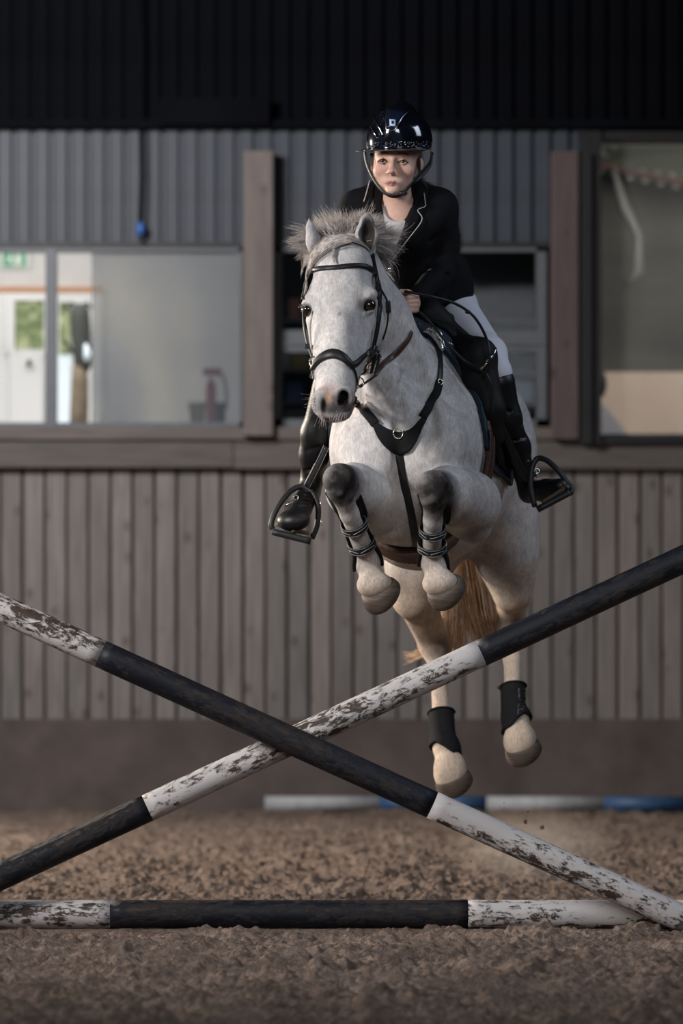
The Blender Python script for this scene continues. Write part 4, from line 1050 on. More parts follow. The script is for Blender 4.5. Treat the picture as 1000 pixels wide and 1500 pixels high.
# knee roll on the right: the round block in front of the thigh
KR = Sdf(); KR.cp(664, 498, 13.47, 16, 700, 522, 13.36, 26, k=.03); KR.cp(700, 522, 13.36, 26, 716, 600, 13.34, 22, k=.03); KR.cp(716, 600, 13.34, 22, 724, 640, 13.36, 15, k=.03)
KR.cp(664, 498, 13.47, 12, 690, 560, 13.34, 14, k=.03)
sdf_build('knee_block', KR, .006, m_saddle, saddle, relax=1)
# silver pommel trim
pt = []
trim = lay(SS, [(622, 487), (632, 484), (642, 494), (648, 512)], 14, .003)
m_gem, nt, b = new_mat('cut_glass_stones'); b.inputs['Base Color'].default_value = (.75, .76, .78, 1); b.inputs['Roughness'].default_value = .12; b.inputs['Metallic'].default_value = .8
tq = catmull([tuple(P(624, 487, 13.33)), tuple(P(634, 484, 13.32)), tuple(P(643, 497, 13.31)), tuple(P(649, 514, 13.30))], 14)
MB().ribbon(tq, [(-.2, -1, .3)] * len(tq), [.006, .018, .030, .036, .038, .038, .036, .034, .03, .026, .022, .016, .010][:len(tq)] if len(tq) <= 13 else .03, .004).build('pommel_trim', m_steel, saddle, True)
g = MB(); rr = random.Random(5)
for k in range(60):
    i = rr.randrange(len(tq)); p = tq[i] + np.array([rr.uniform(-.013, .013), -.006, rr.uniform(-.008, .008)]); g.sphere(p, .0022, 5, 4)
for k in range(16): g.sphere(P(621 + k * .9, 486 - 2.2 * math.sin(k / 5), 13.35), .0026, 5, 4)
tag(g.build('stone', m_gem, saddle), kind='stuff')
MB().tube([P(603, 473, 13.40), P(610, 474, 13.39), P(615, 477, 13.39)], .006, 8).build('pale_tab', flat('pale_leather_tab', (.30, .26, .24), .5), saddle, True)
MB().tube([P(650, 498, 13.33), P(657, 501, 13.32), P(664, 506, 13.32)], .0025, 6).build('strap_keeper', m_steel, saddle, True)
# girth
girth = shell('girth', [(.16, -.36), (.04, -.36), (-.05, -1.05), (.07, -1.05)], .014, .010, .005, m_leather_b, None)
tag(girth, 'brown leather girth passing under the belly of the horse', 'girth')
for a_ in (.05, .115):
    for sd_ in (1,):
        p_, g_ = edge_run([(a_ + .05, -.40), (a_ + .04, -.50), (a_ + .03, -.64)], sd_, .026, 10)
        o = MB().ribbon(p_, g_, .030, .004).build('girth_strap', m_leather_b, girth, True)
# D: breastplate
bp_ = empty('breastplate'); tag(bp_, 'black breastplate with a brass ring across the chest of the horse', 'breastplate')
def strap(name, px, wpx, parent, mat=m_leather, form=H, lift=.003, th=.004, n=24, Y=13.1):
    q, g = lay(form, px, n, lift); m_ = len(q); w_ = wpx if not hasattr(wpx, '__len__') else list(np.interp(np.linspace(0, 1, m_), np.linspace(0, 1, len(wpx)), wpx))
    w_ = [x * Y / FPX for x in (w_ if hasattr(w_, '__len__') else [w_] * m_)]
    return MB().ribbon(q, g, w_, th).build(name, mat, parent, True)
strap('shoulder_strap', [(634, 497), (642, 515), (644, 540), (642, 562)], 10, bp_, n=20)
strap('padded_strap', [(642, 560), (638, 577), (628, 595), (618, 612)], 13, bp_, m_neo, th=.007, n=20)
strap('shoulder_strap', [(517, 585), (526, 596), (536, 606)], 11, bp_, m_leather_b, n=12)
strap('padded_strap', [(533, 602), (543, 613), (550, 622)], 14, bp_, m_neo, th=.007, n=12)
def patch(name, top, bot, nu, nv, lift, th, mat, parent, form=H):
    tp = catmull([(x, y, 0) for x, y in top], nu); bt = catmull([(x, y, 0) for x, y in bot], nu); m_ = min(len(tp), len(bt))
    tp = [tp[int(i * (len(tp) - 1) / (m_ - 1))] for i in range(m_)]; bt = [bt[int(i * (len(bt) - 1) / (m_ - 1))] for i in range(m_)]
    g = cast_many(form, [(tp[i] * (1 - j / nv) + bt[i] * (j / nv))[:2] for i in range(m_) for j in range(nv + 1)]).reshape(m_, nv + 1, 3)
    for _ in range(3):
        g2 = g.copy(); g2[1:-1, 1:-1] = (g[:-2, 1:-1] + g[2:, 1:-1] + g[1:-1, :-2] + g[1:-1, 2:]) / 4; g = g2
    gr = form.grad(g.reshape(-1, 3)).reshape(g.shape); g = g - gr * np.minimum(form(g.reshape(-1, 3)), 0).reshape(m_, nv + 1, 1)
    u_ = (g + gr * (lift + th)).reshape(-1, 3); l_ = (g + gr * (lift - .002)).reshape(-1, 3); N_ = len(u_); W_ = nv + 1; fs = []
    for i in range(m_ - 1):
        for j in range(nv):
            a = i * W_ + j; fs.append((a, a + 1, a + W_ + 1, a + W_)); fs.append((N_ + a, N_ + a + W_, N_ + a + W_ + 1, N_ + a + 1))
    rim = [i * W_ for i in range(m_)] + [(m_ - 1) * W_ + j for j in range(1, W_)] + [i * W_ + nv for i in range(m_ - 2, -1, -1)] + [j for j in range(nv - 1, 0, -1)]
    for i in range(len(rim)): a, b2 = rim[i], rim[(i + 1) % len(rim)]; fs.append((a, b2, N_ + b2, N_ + a))
    return MB().add(list(u_) + list(l_), fs).build(name, mat, parent, True)
patch('chest_pad', [(543, 612), (553, 622), (565, 630), (583, 633), (600, 629), (611, 619), (622, 607)], [(545, 622), (553, 641), (566, 657), (583, 667), (599, 661), (611, 645), (623, 616)], 22, 10, .003, .008, m_neo, bp_)
strap('girth_attachment', [(584, 662), (589, 690), (595, 722), (602, 755), (607, 782), (610, 800)], 12, bp_, n=26)
c_ = cast(H, 583, 636); gq = H.grad(c_[None])[0]
def torus(c, nrm, R_, r_, mat, name, parent, a0=0, a1=360, n=24):
    nrm = unit(nrm); x_ = unit(np.cross(nrm, (0, 0, 1))); y_ = np.cross(nrm, x_); pts = []
    m_ = n if a1 - a0 >= 360 else n
    for i in range(m_ + 1): t = math.radians(a0 + (a1 - a0) * i / m_); pts.append(np.array(c) + R_ * (math.cos(t) * x_ + math.sin(t) * y_))
    return MB().tube(pts, r_, 8).build(name, mat, parent, True)
torus(c_ + gq * .026, gq, .0165, .0028, m_brass, 'ring', bp_)
p1 = cast(H, 642, 561); torus(p1 + H.grad(p1[None])[0] * .010, H.grad(p1[None])[0], .010, .002, m_brass, 'buckle', bp_)

# ---- bridle
br = empty('bridle'); tag(br, 'black leather bridle with padded noseband on the horse head', 'bridle')
strap('browband', [(450, 410), (456, 399), (465, 394.5), (492, 392.5), (518, 389.5), (536, 391), (548, 399)], 7.5, br, n=36, th=.005)
strap('headpiece', [(544, 372), (547, 388), (550, 402), (553, 418)], 7, br, n=12)
strap('cheekpiece', [(552, 412), (554, 430), (554, 457), (552, 478), (549, 495), (545, 509), (539, 527), (535, 547)], [8, 11, 11, 6, 5.5, 8, 9, 9], br, n=36, th=.005)
strap('cheekpiece', [(549, 404), (551, 440), (549, 470), (546, 492), (543, 508)], 4.5, br, n=24, lift=.006)
strap('cheekpiece', [(449, 412), (444, 440)], 5, br, n=8)
ck = [P(445, 449, 12.76), P(445, 470, 12.775), P(448, 492, 12.76), P(452, 508, 12.745), P(457, 522, 12.73), P(460, 534, 12.72)]
MB().ribbon(catmull(ck, 18), [(-1, -.4, 0)] * 16, .012, .004).build('cheekpiece', m_leather, br, True)
MB().box(*[v for p in zip(P(447, 511, 12.76) , P(453.5, 503.5, 12.735)) for v in sorted(p)]).build('buckle', m_leather, br)
strap('noseband', [(459, 541), (464, 532), (472, 524), (482, 519.5), (491, 519), (500, 523), (508, 530), (515, 537)], [7, 10, 13, 15, 15, 14, 12, 9], br, n=30, th=.008)
strap('noseband', [(511, 536), (520, 533), (529, 524), (538, 515), (547, 508)], [8, 9, 8, 8, 7], br, n=16, th=.006)
strap('flash_strap', [(514, 537), (519, 546), (521, 560), (521, 575), (519, 590)], 3.5, br, n=16)
strap('flash_strap', [(460, 540), (460, 549), (461, 556)], 4, br, n=8)
tl = [(557, 425), (563, 436), (567, 446), (567, 462), (565, 478), (560, 496)]
q_, g_ = lay(H, tl, 20, .006); MB().tube(q_, .0032, 6).build('throatlash', m_leather, br, True)
strap('throatlash_buckle', [(566, 441), (567, 458)], 8, br, n=6, lift=.007)
for k, (x0, y0, x1, y1, w_) in enumerate(((548, 507, 533, 549, 8), (553, 512, 544, 548, 6), (556, 520, 551, 546, 4), (549, 528, 557, 520, 6))):
    strap('jaw_strap', [(x0, y0), ((x0 + x1) / 2 + 1, (y0 + y1) / 2), (x1, y1)], w_, br, n=10, lift=.005)
for x, y, Y in ((526, 560, 12.70), (459, 530, 12.70)): torus(P(x, y, Y), (.6 if x > 500 else -.8, -1, 0), .017, .0026, m_steel, 'bit_ring', br)
for x, y in ((544, 508), (551, 519), (533, 541), (535, 517)):
    p = cast(H, x, y); g1 = H.grad(p[None])[0]; torus(p + g1 * .010, g1, .0055, .0016, m_steel, 'buckle', br, n=12)
# ---- reins
rn = empty('reins'); tag(rn, 'brown leather reins running along the neck to the hand of the rider', 'reins')
strap('rein', [(549, 551), (556, 541), (570, 526), (586, 510), (597, 496), (601, 486)], [7, 8, 9, 9, 8, 7], rn, m_leather_b, n=28, lift=.004)
MB().tube(catmull([tuple(p) for p in (P(526, 566, 12.70), P(536, 560, 12.78), P(549, 551, 12.88))], 8), .004, 6).build('rein_end', m_leather, rn, True)
MB().ribbon(catmull([tuple(p) for p in (P(604, 484, 13.35), P(606, 470, 13.37), P(603, 452, 13.27))], 12), [(.7, -.7, 0)] * 13, .012, .003).build('rein_slack', m_leather, rn, True)
MB().tube(catmull([tuple(p) for p in (P(459, 538, 12.70), P(456, 552, 12.9), P(470, 520, 13.15), P(466, 436, 13.22))], 18), .005, 6).build('far_rein', m_leather, rn, True)
loop = catmull([tuple(p) for p in (P(592, 427, 13.20), P(612, 430, 13.19), P(632, 434.5, 13.20), P(665, 444, 13.26), P(690, 460, 13.30), P(706, 482, 13.26), P(715, 506, 13.22), P(717, 530, 13.22), P(711, 545, 13.24))], 40)
MB().tube(loop, .0052, 8).build('rein_loop', m_leather, rn, True)
MB().tube(catmull([tuple(p) for p in (P(606, 450, 13.22), P(626, 468, 13.24), P(650, 497, 13.27), P(680, 528, 13.27), P(708, 540, 13.25))], 20), .0045, 6).build('rein_loop', m_leather, rn, True)
for x, y in ((632, 434.5), (685, 457)):
    MB().sphere(P(x, y, 13.22), (.010, .008, .007)).build('keeper', m_leather, rn, True)
MB().tube(catmull([tuple(p) for p in (P(726, 510, 13.24), P(722, 520, 13.22), P(712, 530, 13.22))], 8), .0045, 6).build('strap_end', m_steel, rn, True)
MB().tube(catmull([tuple(p) for p in (P(704, 541, 13.21), P(709, 536, 13.20), P(712, 532, 13.20))], 6), .0035, 6).build('buckle', m_brass, rn, True)
MB().tube(catmull([tuple(p) for p in (P(711, 545, 13.24), P(720, 565, 13.24), P(719, 595, 13.27), P(716, 610, 13.29))], 12), .0035, 6).build('rein_tail', m_leather, rn, True)

# ---- leg boots
def ring_pts(c, ax, n=36, lift=.004, tilt=None):
    ax = unit(ax); x_ = unit(np.cross(ax, (0, 1, 0))); y_ = np.cross(ax, x_); out = []; nn = []
    for i in range(n + 1):
        t = 2 * math.pi * i / n; d = math.cos(t) * x_ + math.sin(t) * y_
        rs_ = np.arange(.012, .07, .001); v = H(c + d * rs_[:, None]); k = np.nonzero(v > 0)[0]
        r_ = rs_[k[0]] if len(k) else .035
        out.append(c + d * (r_ + lift)); nn.append(d)
    return out, nn
def leg_shell(name, A, B2, t0, t1, off, th, mat, parent, cutfn=None, h=.0035, rad=.075):
    ax = unit(B2 - A); L = np.linalg.norm(B2 - A); front = unit(np.array([0, -1, 0]) - ax * ax.dot([0, -1, 0])); sd_ = np.cross(ax, front)
    ends = np.array([A + ax * L * t0, A + ax * L * t1])
    def f(q, a, b):
        d = q - A; t = (d @ ax) / L; w_ = d - (d @ ax)[:, None] * ax; r_ = np.sqrt((w_ ** 2).sum(1))
        v = np.maximum(np.abs(H(q, a, b, .03) - off) - th, np.maximum((t0 - t) * L, (t - t1) * L)); v = np.maximum(v, r_ - rad)
        if cutfn is not None: v = np.maximum(v, cutfn(t, w_ @ front, w_ @ sd_, L))
        return v
    return sdf_mesh(name, f, ends.min(0) - rad, ends.max(0) + rad, h, mat, parent)
for A, B2, lab in ((P(500, 724, 12.80), P(538, 826, 12.98), 'tendon boot with white stitched straps on the folded foreleg left of the chest strap'), (P(633, 734, 12.82), P(634, 826, 12.98), 'tendon boot with white stitched straps on the folded foreleg right of the chest strap')):
    tb = empty('tendon_boot'); tag(tb, 'black ' + lab, 'leg boot', 'leg boots of the horse')
    for sd_ in (-1, 1):
        leg_shell('side_shell', A, B2, .06 if sd_ < 0 else -.02, 1.08 if sd_ < 0 else 1.02, .006, .005, m_neo, tb,
                  lambda t, f, s_, L, k=sd_: np.maximum(f - .012, -s_ * k + .004), rad=.062)
    ax = unit(B2 - A)
    for tt in (.40, .70):
        c = A + (B2 - A) * tt; pts, nn = ring_pts(c, ax + np.array([0, .0, .0]), lift=.011)
        o = MB().ribbon(pts, nn, .029, .003).build('strap', m_leather, tb, True)
        for e_ in (-1, 1):
            MB().tube([p + n_ * .0045 + ax * e_ * .012 for p, n_ in zip(pts, nn)], .0007, 4).build('stitching', m_stitch, o)
        fi = [i for i in range(37) if nn[i][1] < -.15]
        for j in range(2):
            i0 = fi[int(len(fi) * (.18 + .42 * j))]; i1 = fi[min(len(fi) - 1, int(len(fi) * (.18 + .42 * j)) + 6)]
            arc = [pts[i] + nn[i] * .0048 - ax * .006 * math.sin(math.pi * (i - i0) / max(1, i1 - i0)) + ax * .003 for i in range(min(i0, i1), max(i0, i1) + 1)]
            if len(arc) > 2: MB().tube(arc, .0012, 5).build('stitched_arc', m_stitch, o)
        xs = max(range(37), key=lambda i: nn[i][0] * (1 if A[0] > .2 else -1)); torus(pts[xs] + nn[xs] * .005, nn[xs], .008, .0016, m_steel, 'hook', o, n=10)
for A, B2, sgn, lab in ((P(645, 1042, 14.55), P(650, 1098, 14.48), 1, 'grey-black fetlock boot on the hind leg left of the tail'), (P(751, 1004, 14.57), P(757, 1058, 14.50), -1, 'grey-black fetlock boot with vertical letters on the hind leg right of the tail')):
    hb = leg_shell('fetlock_boot', A, B2, 0.0, 1.30, .008, .007, m_neo, None,
                   lambda t, f, s_, L, k=sgn: (t - 1.0) * L - np.where(-s_ * k > .004, .028, 0) if False else np.maximum((t - (.92 + .34 * (np.clip(s_ * (1 if B2[0] < .5 else -1) * -1, -.03, .03) + .03) / .06)) * L, -1), rad=.066, h=.004)
    tag(hb, lab, 'leg boot', 'leg boots of the horse'); ax = unit(B2 - A)
    pts, nn = ring_pts(A + ax * .006, ax, lift=.017); MB().tube(pts, .0035, 6).build('rolled_rim', m_neo, hb, True)
# vertical letters on the right hind boot: short pale strokes as worn lettering
tb = bpy.data.objects.get('fetlock_boot.001')
ax = unit(P(757, 1058, 14.50) - P(751, 1004, 14.57)); c0 = P(766, 1012, 14.46)
g = MB(); m_let = flat('rubbed_lettering', (.20, .19, .19), .6)
for k, strokes in enumerate(([(0, 0, 1, 0), (0, 0, 0, 1), (0, 1, 1, 1)], [(0, 0, 1, 0), (0, .5, 1, .5), (0, 0, 0, 1)], [(0, 0, 1, 0), (1, 0, 1, 1), (0, 1, 1, 1)], [(0, .5, 1, .5), (0, 0, 0, 1), (1, 0, 1, 1)], [(0, 0, 1, 0), (0, 0, 0, 1)])):
    for x0, y0, x1, y1 in strokes:
        f0 = lambda x, y: cast(H, 757 + x * 6 + k * .3, 1011 + k * 8 + y * 5.5)
        a_, b_ = f0(x0, y0), f0(x1, y1); ga = H.grad(a_[None])[0]; gb = H.grad(b_[None])[0]
        g.tube([a_ + ga * .0155, b_ + gb * .0155], .0011, 4)
tag(g.build('lettering', m_let, tb), kind='stuff')
# ================================================================ THE RIDER
rider = empty('person'); rider.location = V(P(645, 450, 13.85))
tag(rider, 'young rider in black helmet, black jacket and white breeches leaning over the grey horse', 'person')
pc = lambda o: to_child(o, rider)
RFm = frame((-0.17, -0.97, -0.10))
m_cloth = pbr('black_jacket_cloth', (.0035, .0035, .005), .85, var=.25, scale=30, bmp=.25, bscale=500, bdist=.0008, spec=.2)
m_shirt = pbr('white_shirt', (.62, .62, .64), .8, var=.05, bmp=.3, bscale=40, bdist=.004)
m_breech = pbr('white_breeches', (.66, .66, .74), .75, var=.04, bmp=.25, bscale=22, bdist=.004)
m_boot = pbr('polished_boot_leather', (.0045, .005, .006), .46, var=.3, bmp=.4, bscale=28, bdist=.004, coat=.0, spec=.4)
m_sole = pbr('worn_sole', (.16, .11, .075), .8)
m_hair = hair_mat('brown_hair', [(.3, (.025, .014, .010)), (.5, (.055, .032, .022)), (.7, (.13, .08, .05))])
# ---- body: one surface, head, neck, arms and hands, trunk and legs inside the clothes
K = Sdf()
K.ep(584, 216, 13.40, (33, 38, 42), M=RFm, k=.03)
K.ep(577, 243, 13.352, (30, 33, 27), M=RFm, k=.02)
K.ep(576, 224, 13.335, (27, 15, 22), M=RFm, k=.02)
K.cp(577, 260, 13.34, 18, 575, 273, 13.318, 12, k=.02)
K.ep(574.5, 279, 13.296, (9, 6.5, 8), M=RFm, k=.015)
K.cp(600, 249, 13.40, 10, 583, 276, 13.33, 8, k=.02); K.cp(554, 248, 13.40, 9, 566, 275, 13.335, 8, k=.02)
K.ep(557, 249, 13.308, (9, 8, 7), M=RFm, k=.025); K.ep(595, 250, 13.311, (10, 8, 7), M=RFm, k=.025)
K.ep(573.5, 267, 13.305, (16, 9, 8), M=RFm, k=.018)
K.ep(561, 261, 13.333, (12, 13, 9), M=RFm, k=.03); K.ep(589, 262, 13.338, (12, 13, 9), M=RFm, k=.03)
K.cp(575, 233, 13.285, 3.6, 573, 249, 13.261, 4.0, k=.014)
K.ep(572.5, 251, 13.256, (5.2, 4.0, 4.6), M=RFm, k=.008)
K.ep(567.6, 253, 13.272, (2.8, 2.4, 3.4), M=RFm, k=.008); K.ep(577.8, 253.2, 13.273, (2.8, 2.4, 3.4), M=RFm, k=.008)
K.ep(569.5, 255.2, 13.252, (1.3, .9, 2), M=RFm, k=.002, op='-'); K.ep(575.6, 255.4, 13.252, (1.3, .9, 2), M=RFm, k=.002, op='-')
K.ep(560, 236, 13.272, (8, 5.2, 5), M=RFm, k=.010, op='-'); K.ep(589.5, 237, 13.276, (8.5, 5.2, 5), M=RFm, k=.010, op='-')
for ex, ey in ((560, 236), (589.8, 237.2)):
    Y_ = 13.287 + (.002 if ex > 575 else 0)
    K.cp(ex - 7, ey + .6, Y_ + .006, 1.2, ex, ey - 3.6, Y_ - .004, 1.7, k=.003); K.cp(ex, ey - 3.6, Y_ - .004, 1.7, ex + 7, ey + .2, Y_ + .006, 1.2, k=.003)
    K.cp(ex - 6.5, ey + 1.2, Y_ + .006, 1.1, ex, ey + 3.4, Y_ - .001, 1.3, k=.003); K.cp(ex, ey + 3.4, Y_ - .001, 1.3, ex + 6.5, ey + .8, Y_ + .006, 1.1, k=.003)
K.cp(564, 267.6, 13.288, .9, 570, 265.8, 13.2795, 1.5, k=.004); K.cp(570, 265.8, 13.2795, 1.5, 576, 266, 13.2795, 1.5, k=.004); K.cp(576, 266, 13.2795, 1.5, 584, 267.8, 13.289, .9, k=.004)
K.cp(566, 269, 13.287, 1.2, 573.5, 270.2, 13.2805, 1.9, k=.005); K.cp(573.5, 270.2, 13.2805, 1.9, 582, 269.2, 13.287, 1.2, k=.005)
K.cp(564, 268, 13.279, .8, 573, 267.6, 13.270, .8, k=.002, op='-'); K.cp(573, 267.6, 13.270, .8, 584, 268.2, 13.279, .8, k=.002, op='-')
K.ep(616, 242, 13.385, (5, 10.5, 4), M=frame((.3, -.95, 0)), k=.006); K.ep(615.5, 242, 13.370, (2.6, 6.5, 3), M=RFm, k=.004, op='-'); K.ep(545, 241, 13.395, (3, 9, 5), M=RFm, k=.006)
K.cp(582, 262, 13.405, 19, 582, 312, 13.45, 22, k=.02)
K.cp(545, 318, 13.47, 22, 625, 316, 13.48, 24, k=.04); K.cp(584, 330, 13.47, 34, 643, 435, 13.82, 36, k=.05)
# arms
K.cp(640, 306, 13.47, 15, 648, 384, 13.50, 12, k=.02); K.cp(648, 386, 13.50, 12, 611, 430, 13.285, 9, k=.015)
K.cp(520, 308, 13.46, 15, 484, 374, 13.42, 12, k=.02); K.cp(484, 376, 13.42, 12, 466, 420, 13.30, 9, k=.015)
def fist(cx_, cy_, cY, sg):
    K.ep(cx_ + 4 * sg, cy_ + 8, cY + .012, (8.5, 13, 11), k=.010)
    for i, ln in enumerate((1.0, 1.08, 1.0, .85)):
        y0 = cy_ - 1 + i * 6.4; Y0 = cY - .008
        K.cp(cx_ + 7 * sg, y0, Y0, 3.8, cx_ + (7 - 12 * ln) * sg, y0 + 1.2, Y0 - .018, 3.7, k=.0025)
        K.cp(cx_ + (7 - 12 * ln) * sg, y0 + 1.2, Y0 - .018, 3.7, cx_ + (6 - 17 * ln) * sg, y0 + 3, Y0 + .006, 3.4, k=.0025)
        K.cp(cx_ + (6 - 17 * ln) * sg, y0 + 3, Y0 + .006, 3.4, cx_ + (2 - 10 * ln) * sg, y0 + 4, Y0 + .020, 3.1, k=.0025)
    K.cp(cx_ + 6 * sg, cy_ - 3, cY + .01, 4.6, cx_ - 6 * sg, cy_ - 8.5, cY - .012, 3.8, k=.006); K.cp(cx_ - 6 * sg, cy_ - 8.5, cY - .012, 3.8, cx_ - 16 * sg, cy_ - 9.5, cY - .008, 3.2, k=.003)
fist(603, 436, 13.235, 1); fist(462, 428, 13.26, -1)
# legs within the clothes
K.cp(655, 455, 13.85, 28, 722, 530, 13.42, 17, k=.04); K.cp(724, 536, 13.42, 15, 768, 695, 13.60, 9, k=.03); K.cp(772, 704, 13.61, 8, 812, 714, 13.46, 7, k=.02)
K.cp(610, 455, 13.85, 28, 530, 490, 13.60, 22, k=.04); K.cp(530, 490, 13.6, 20, 484, 548, 13.34, 16, k=.03); K.cp(484, 552, 13.34, 15, 459, 700, 13.52, 9, k=.03); K.cp(456, 712, 13.52, 8, 431, 760, 13.32, 8, k=.02)
SK, LIP, BROW = np.array((.66, .43, .34)), np.array((.42, .19, .18)), np.array((.10, .055, .04))
def skin_color(q):
    c = np.tile(SK, (len(q), 1))
    def put(w_, col):
        nonlocal c; c = c * (1 - w_[:, None]) + np.array(col) * w_[:, None]
    s_ = 13.3 / FPX
    bb = lambda x, y, Y, rx, ry, so=.5: blob(q, P(x, y, Y), (rx * s_, .03, ry * s_), so)
    put(.35 * bb(556, 253, 13.31, 9, 9), (.62, .28, .24)); put(.35 * bb(597, 255, 13.31, 10, 9), (.62, .28, .24)); put(.3 * bb(572.5, 252, 13.25, 6, 5), (.62, .28, .24))
    put(.85 * bb(573.8, 266.5, 13.27, 10.5, 2.0, .3), LIP); put(.85 * bb(573.8, 269.8, 13.27, 7.8, 2.3, .3), LIP)
    put(.9 * bb(573.8, 267.9, 13.27, 10.8, .9, .5), (.13, .045, .045))
    for x0, y0, x1, y1 in ((553, 225.5, 567, 224.5), (583, 224.5, 598, 227)):
        for t in np.linspace(0, 1, 7): put(.55 * bb(x0 + (x1 - x0) * t, y0 + (y1 - y0) * t - 1.6 * math.sin(math.pi * t), 13.29, 2.6, 1.5, .5), BROW)
    for ex, ey in ((560, 236), (589.8, 237.2)):
        put(.5 * bb(ex, ey, 13.28, 9, 5.5, .5), (.36, .20, .15))
        for t in np.linspace(-1, 1, 9): put(.9 * bb(ex + 7 * t, ey - 2.6 + 2.9 * t * t, 13.28, 1.8, 1.2, .4), (.035, .02, .015))
        for t in np.linspace(-1, 1, 7): put(.35 * bb(ex + 6 * t, ey + 3.2 - 2 * t * t, 13.28, 1.6, .8, .4), (.08, .04, .03))
    put(.9 * bb(569.5, 255.4, 13.255, 1.5, .9, .4), (.10, .03, .03)); put(.9 * bb(575.6, 255.6, 13.255, 1.5, .9, .4), (.10, .03, .03))
    return c
m_skin, nt, b = new_mat('skin'); vc = node(nt, 'ShaderNodeVertexColor'); vc.layer_name = 'Col'
n = noise(nt, 70, 4); r = ramp(nt, n.outputs[0], [(.3, (.93, .90, .89)), (.7, (1.05, 1.04, 1.04))])
nt.links.new(mixc(nt, 1, vc.outputs[0], r.outputs[0], 'MULTIPLY'), b.inputs['Base Color']); b.inputs['Roughness'].default_value = .55; b.inputs['Specular IOR Level'].default_value = .3
b.inputs['Subsurface Weight'].default_value = .12; b.inputs['Subsurface Radius'].default_value = (.012, .005, .003); b.inputs['Subsurface Scale'].default_value = .6
K.fin(); lo, hi = K.bounds()
pc(sdf_mesh('body', lambda q, a, b2: K(q, a, b2), lo, hi, .0026, m_skin, None, skin_color, clean=True))
m_eyeb, nt, b = new_mat('eye_white'); b.inputs['Base Color'].default_value = (.36, .31, .30, 1); b.inputs['Roughness'].default_value = .15
m_iris = flat('dark_brown_iris', (.022, .014, .010), .1)
for ex, ey, Y_ in ((560, 236.2, 13.2985), (589.8, 237.4, 13.3005)):
    c = P(ex, ey, Y_); e = MB().sphere(c, .0130, 20, 14).build('eyeball', m_eyeb, None, True); pc(e)
    gz = unit((-.12, -.97, -.10)); o = MB().sphere(c + gz * .0082, (.0074, .0074, .0060), 14, 10, frame(gz)).build('iris', m_iris, None, True); o.parent = e; pc_ = None
# ---- shirt
SH = Sdf(); SH.ep(577, 332, 13.43, (32, 42, 32), k=.02); SH.cp(545, 322, 13.46, 18, 618, 320, 13.47, 18, k=.03)
pc(sdf_build('shirt', SH, .005, m_shirt, None, extra=lambda q, d: np.maximum(d, -K_sub(q)), relax=1)) if False else None
SH.cp(583, 304, 13.37, 21, 583, 285, 13.33, 20, k=.008, op='-')
pc(sdf_build('shirt', SH, .005, m_shirt, None, relax=1))
# ---- jacket
J = Sdf(); VD = (0, 1, 0)
J.cp(590, 340, 13.46, 50, 645, 425, 13.80, 46, k=.05)
J.cp(545, 322, 13.45, 34, 628, 318, 13.46, 38, k=.04)
J.cp(521, 302, 13.46, 22, 556, 284, 13.48, 20, k=.03); J.cp(608, 284, 13.49, 20, 642, 304, 13.47, 27, k=.03)
J.cp(556, 284, 13.50, 19, 608, 284, 13.50, 19, k=.03)
J.cp(642, 304, 13.47, 27, 650, 384, 13.50, 23, k=.025); J.cp(650, 386, 13.50, 22, 642, 402, 13.45, 19, k=.02); J.cp(642, 402, 13.45, 19, 612, 431, 13.28, 12.5, k=.02)
J.cp(521, 303, 13.46, 23, 485, 372, 13.42, 18, k=.025); J.cp(485, 374, 13.42, 17, 466, 419, 13.305, 11.5, k=.02)
J.cp(645, 400, 13.78, 40, 652, 430, 13.84, 36, k=.05); J.cp(660, 415, 13.80, 20, 672, 440, 13.86, 14, k=.03); J.cp(600, 395, 13.52, 34, 622, 432, 13.62, 26, k=.05)
# folds of the sleeve and waist
for a_ in ((628, 352, 13.40, 668, 338, 13.40), (632, 372, 13.41, 668, 366, 13.42), (628, 398, 13.40, 660, 404, 13.42), (600, 368, 13.37, 636, 388, 13.40)):
    J.cp(a_[0], a_[1], a_[2] + .0, 2.0, a_[3], a_[4], a_[5], 1.2, k=.02, op='-')
# open collar and front
J.cp(583, 300, 13.40, 24, 583, 262, 13.37, 30, k=.006, op='-')
J.cp(579, 296, 13.31, 27, 577, 372, 13.345, 3, k=.004, op='-', n=VD, fl=2.2)
J.fin(); lo, hi = J.bounds()
jk = sdf_mesh('jacket', lambda q, a, b2: J(q, a, b2), lo, hi, .005, m_cloth, None, relax=1); pc(jk)
def jstrap(name, px, wpx, mat, lift, th=.002, n=24): o = strap(name, px, wpx, None, mat, J, lift, th, n, 13.3); o.parent = jk; o.matrix_parent_inverse = jk.matrix_world.inverted() if False else Matrix.Identity(4); return o
m_pipe = flat('pale_piping', (.45, .46, .48), .5)
patch('lapel', [(609, 276), (607, 292), (599, 318), (588, 345), (577, 378)], [(626, 280), (624, 303), (614, 322), (600, 345), (578, 384)], 16, 4, .001, .003, m_cloth, jk, J)
patch('lapel', [(548, 272), (546, 290), (552, 320), (562, 350), (574, 378)], [(536, 276), (532, 296), (540, 326), (554, 356), (574, 386)], 16, 4, .001, .003, m_cloth, jk, J)
jstrap('piping', [(621, 285), (622, 297), (622, 304), (610, 309), (618, 321), (604, 341), (590, 359), (576, 378)], 1.3, m_pipe, .006, n=40)
jstrap('piping', [(543, 266), (537, 282), (533, 297)], 1.6, m_pipe, .006, n=10)
jstrap('piping', [(556, 355), (566, 372), (577, 389)], 1.6, m_pipe, .006, n=10)
jstrap('piping', [(567, 396), (574, 404), (579, 411)], 1.4, m_pipe, .004, n=8)
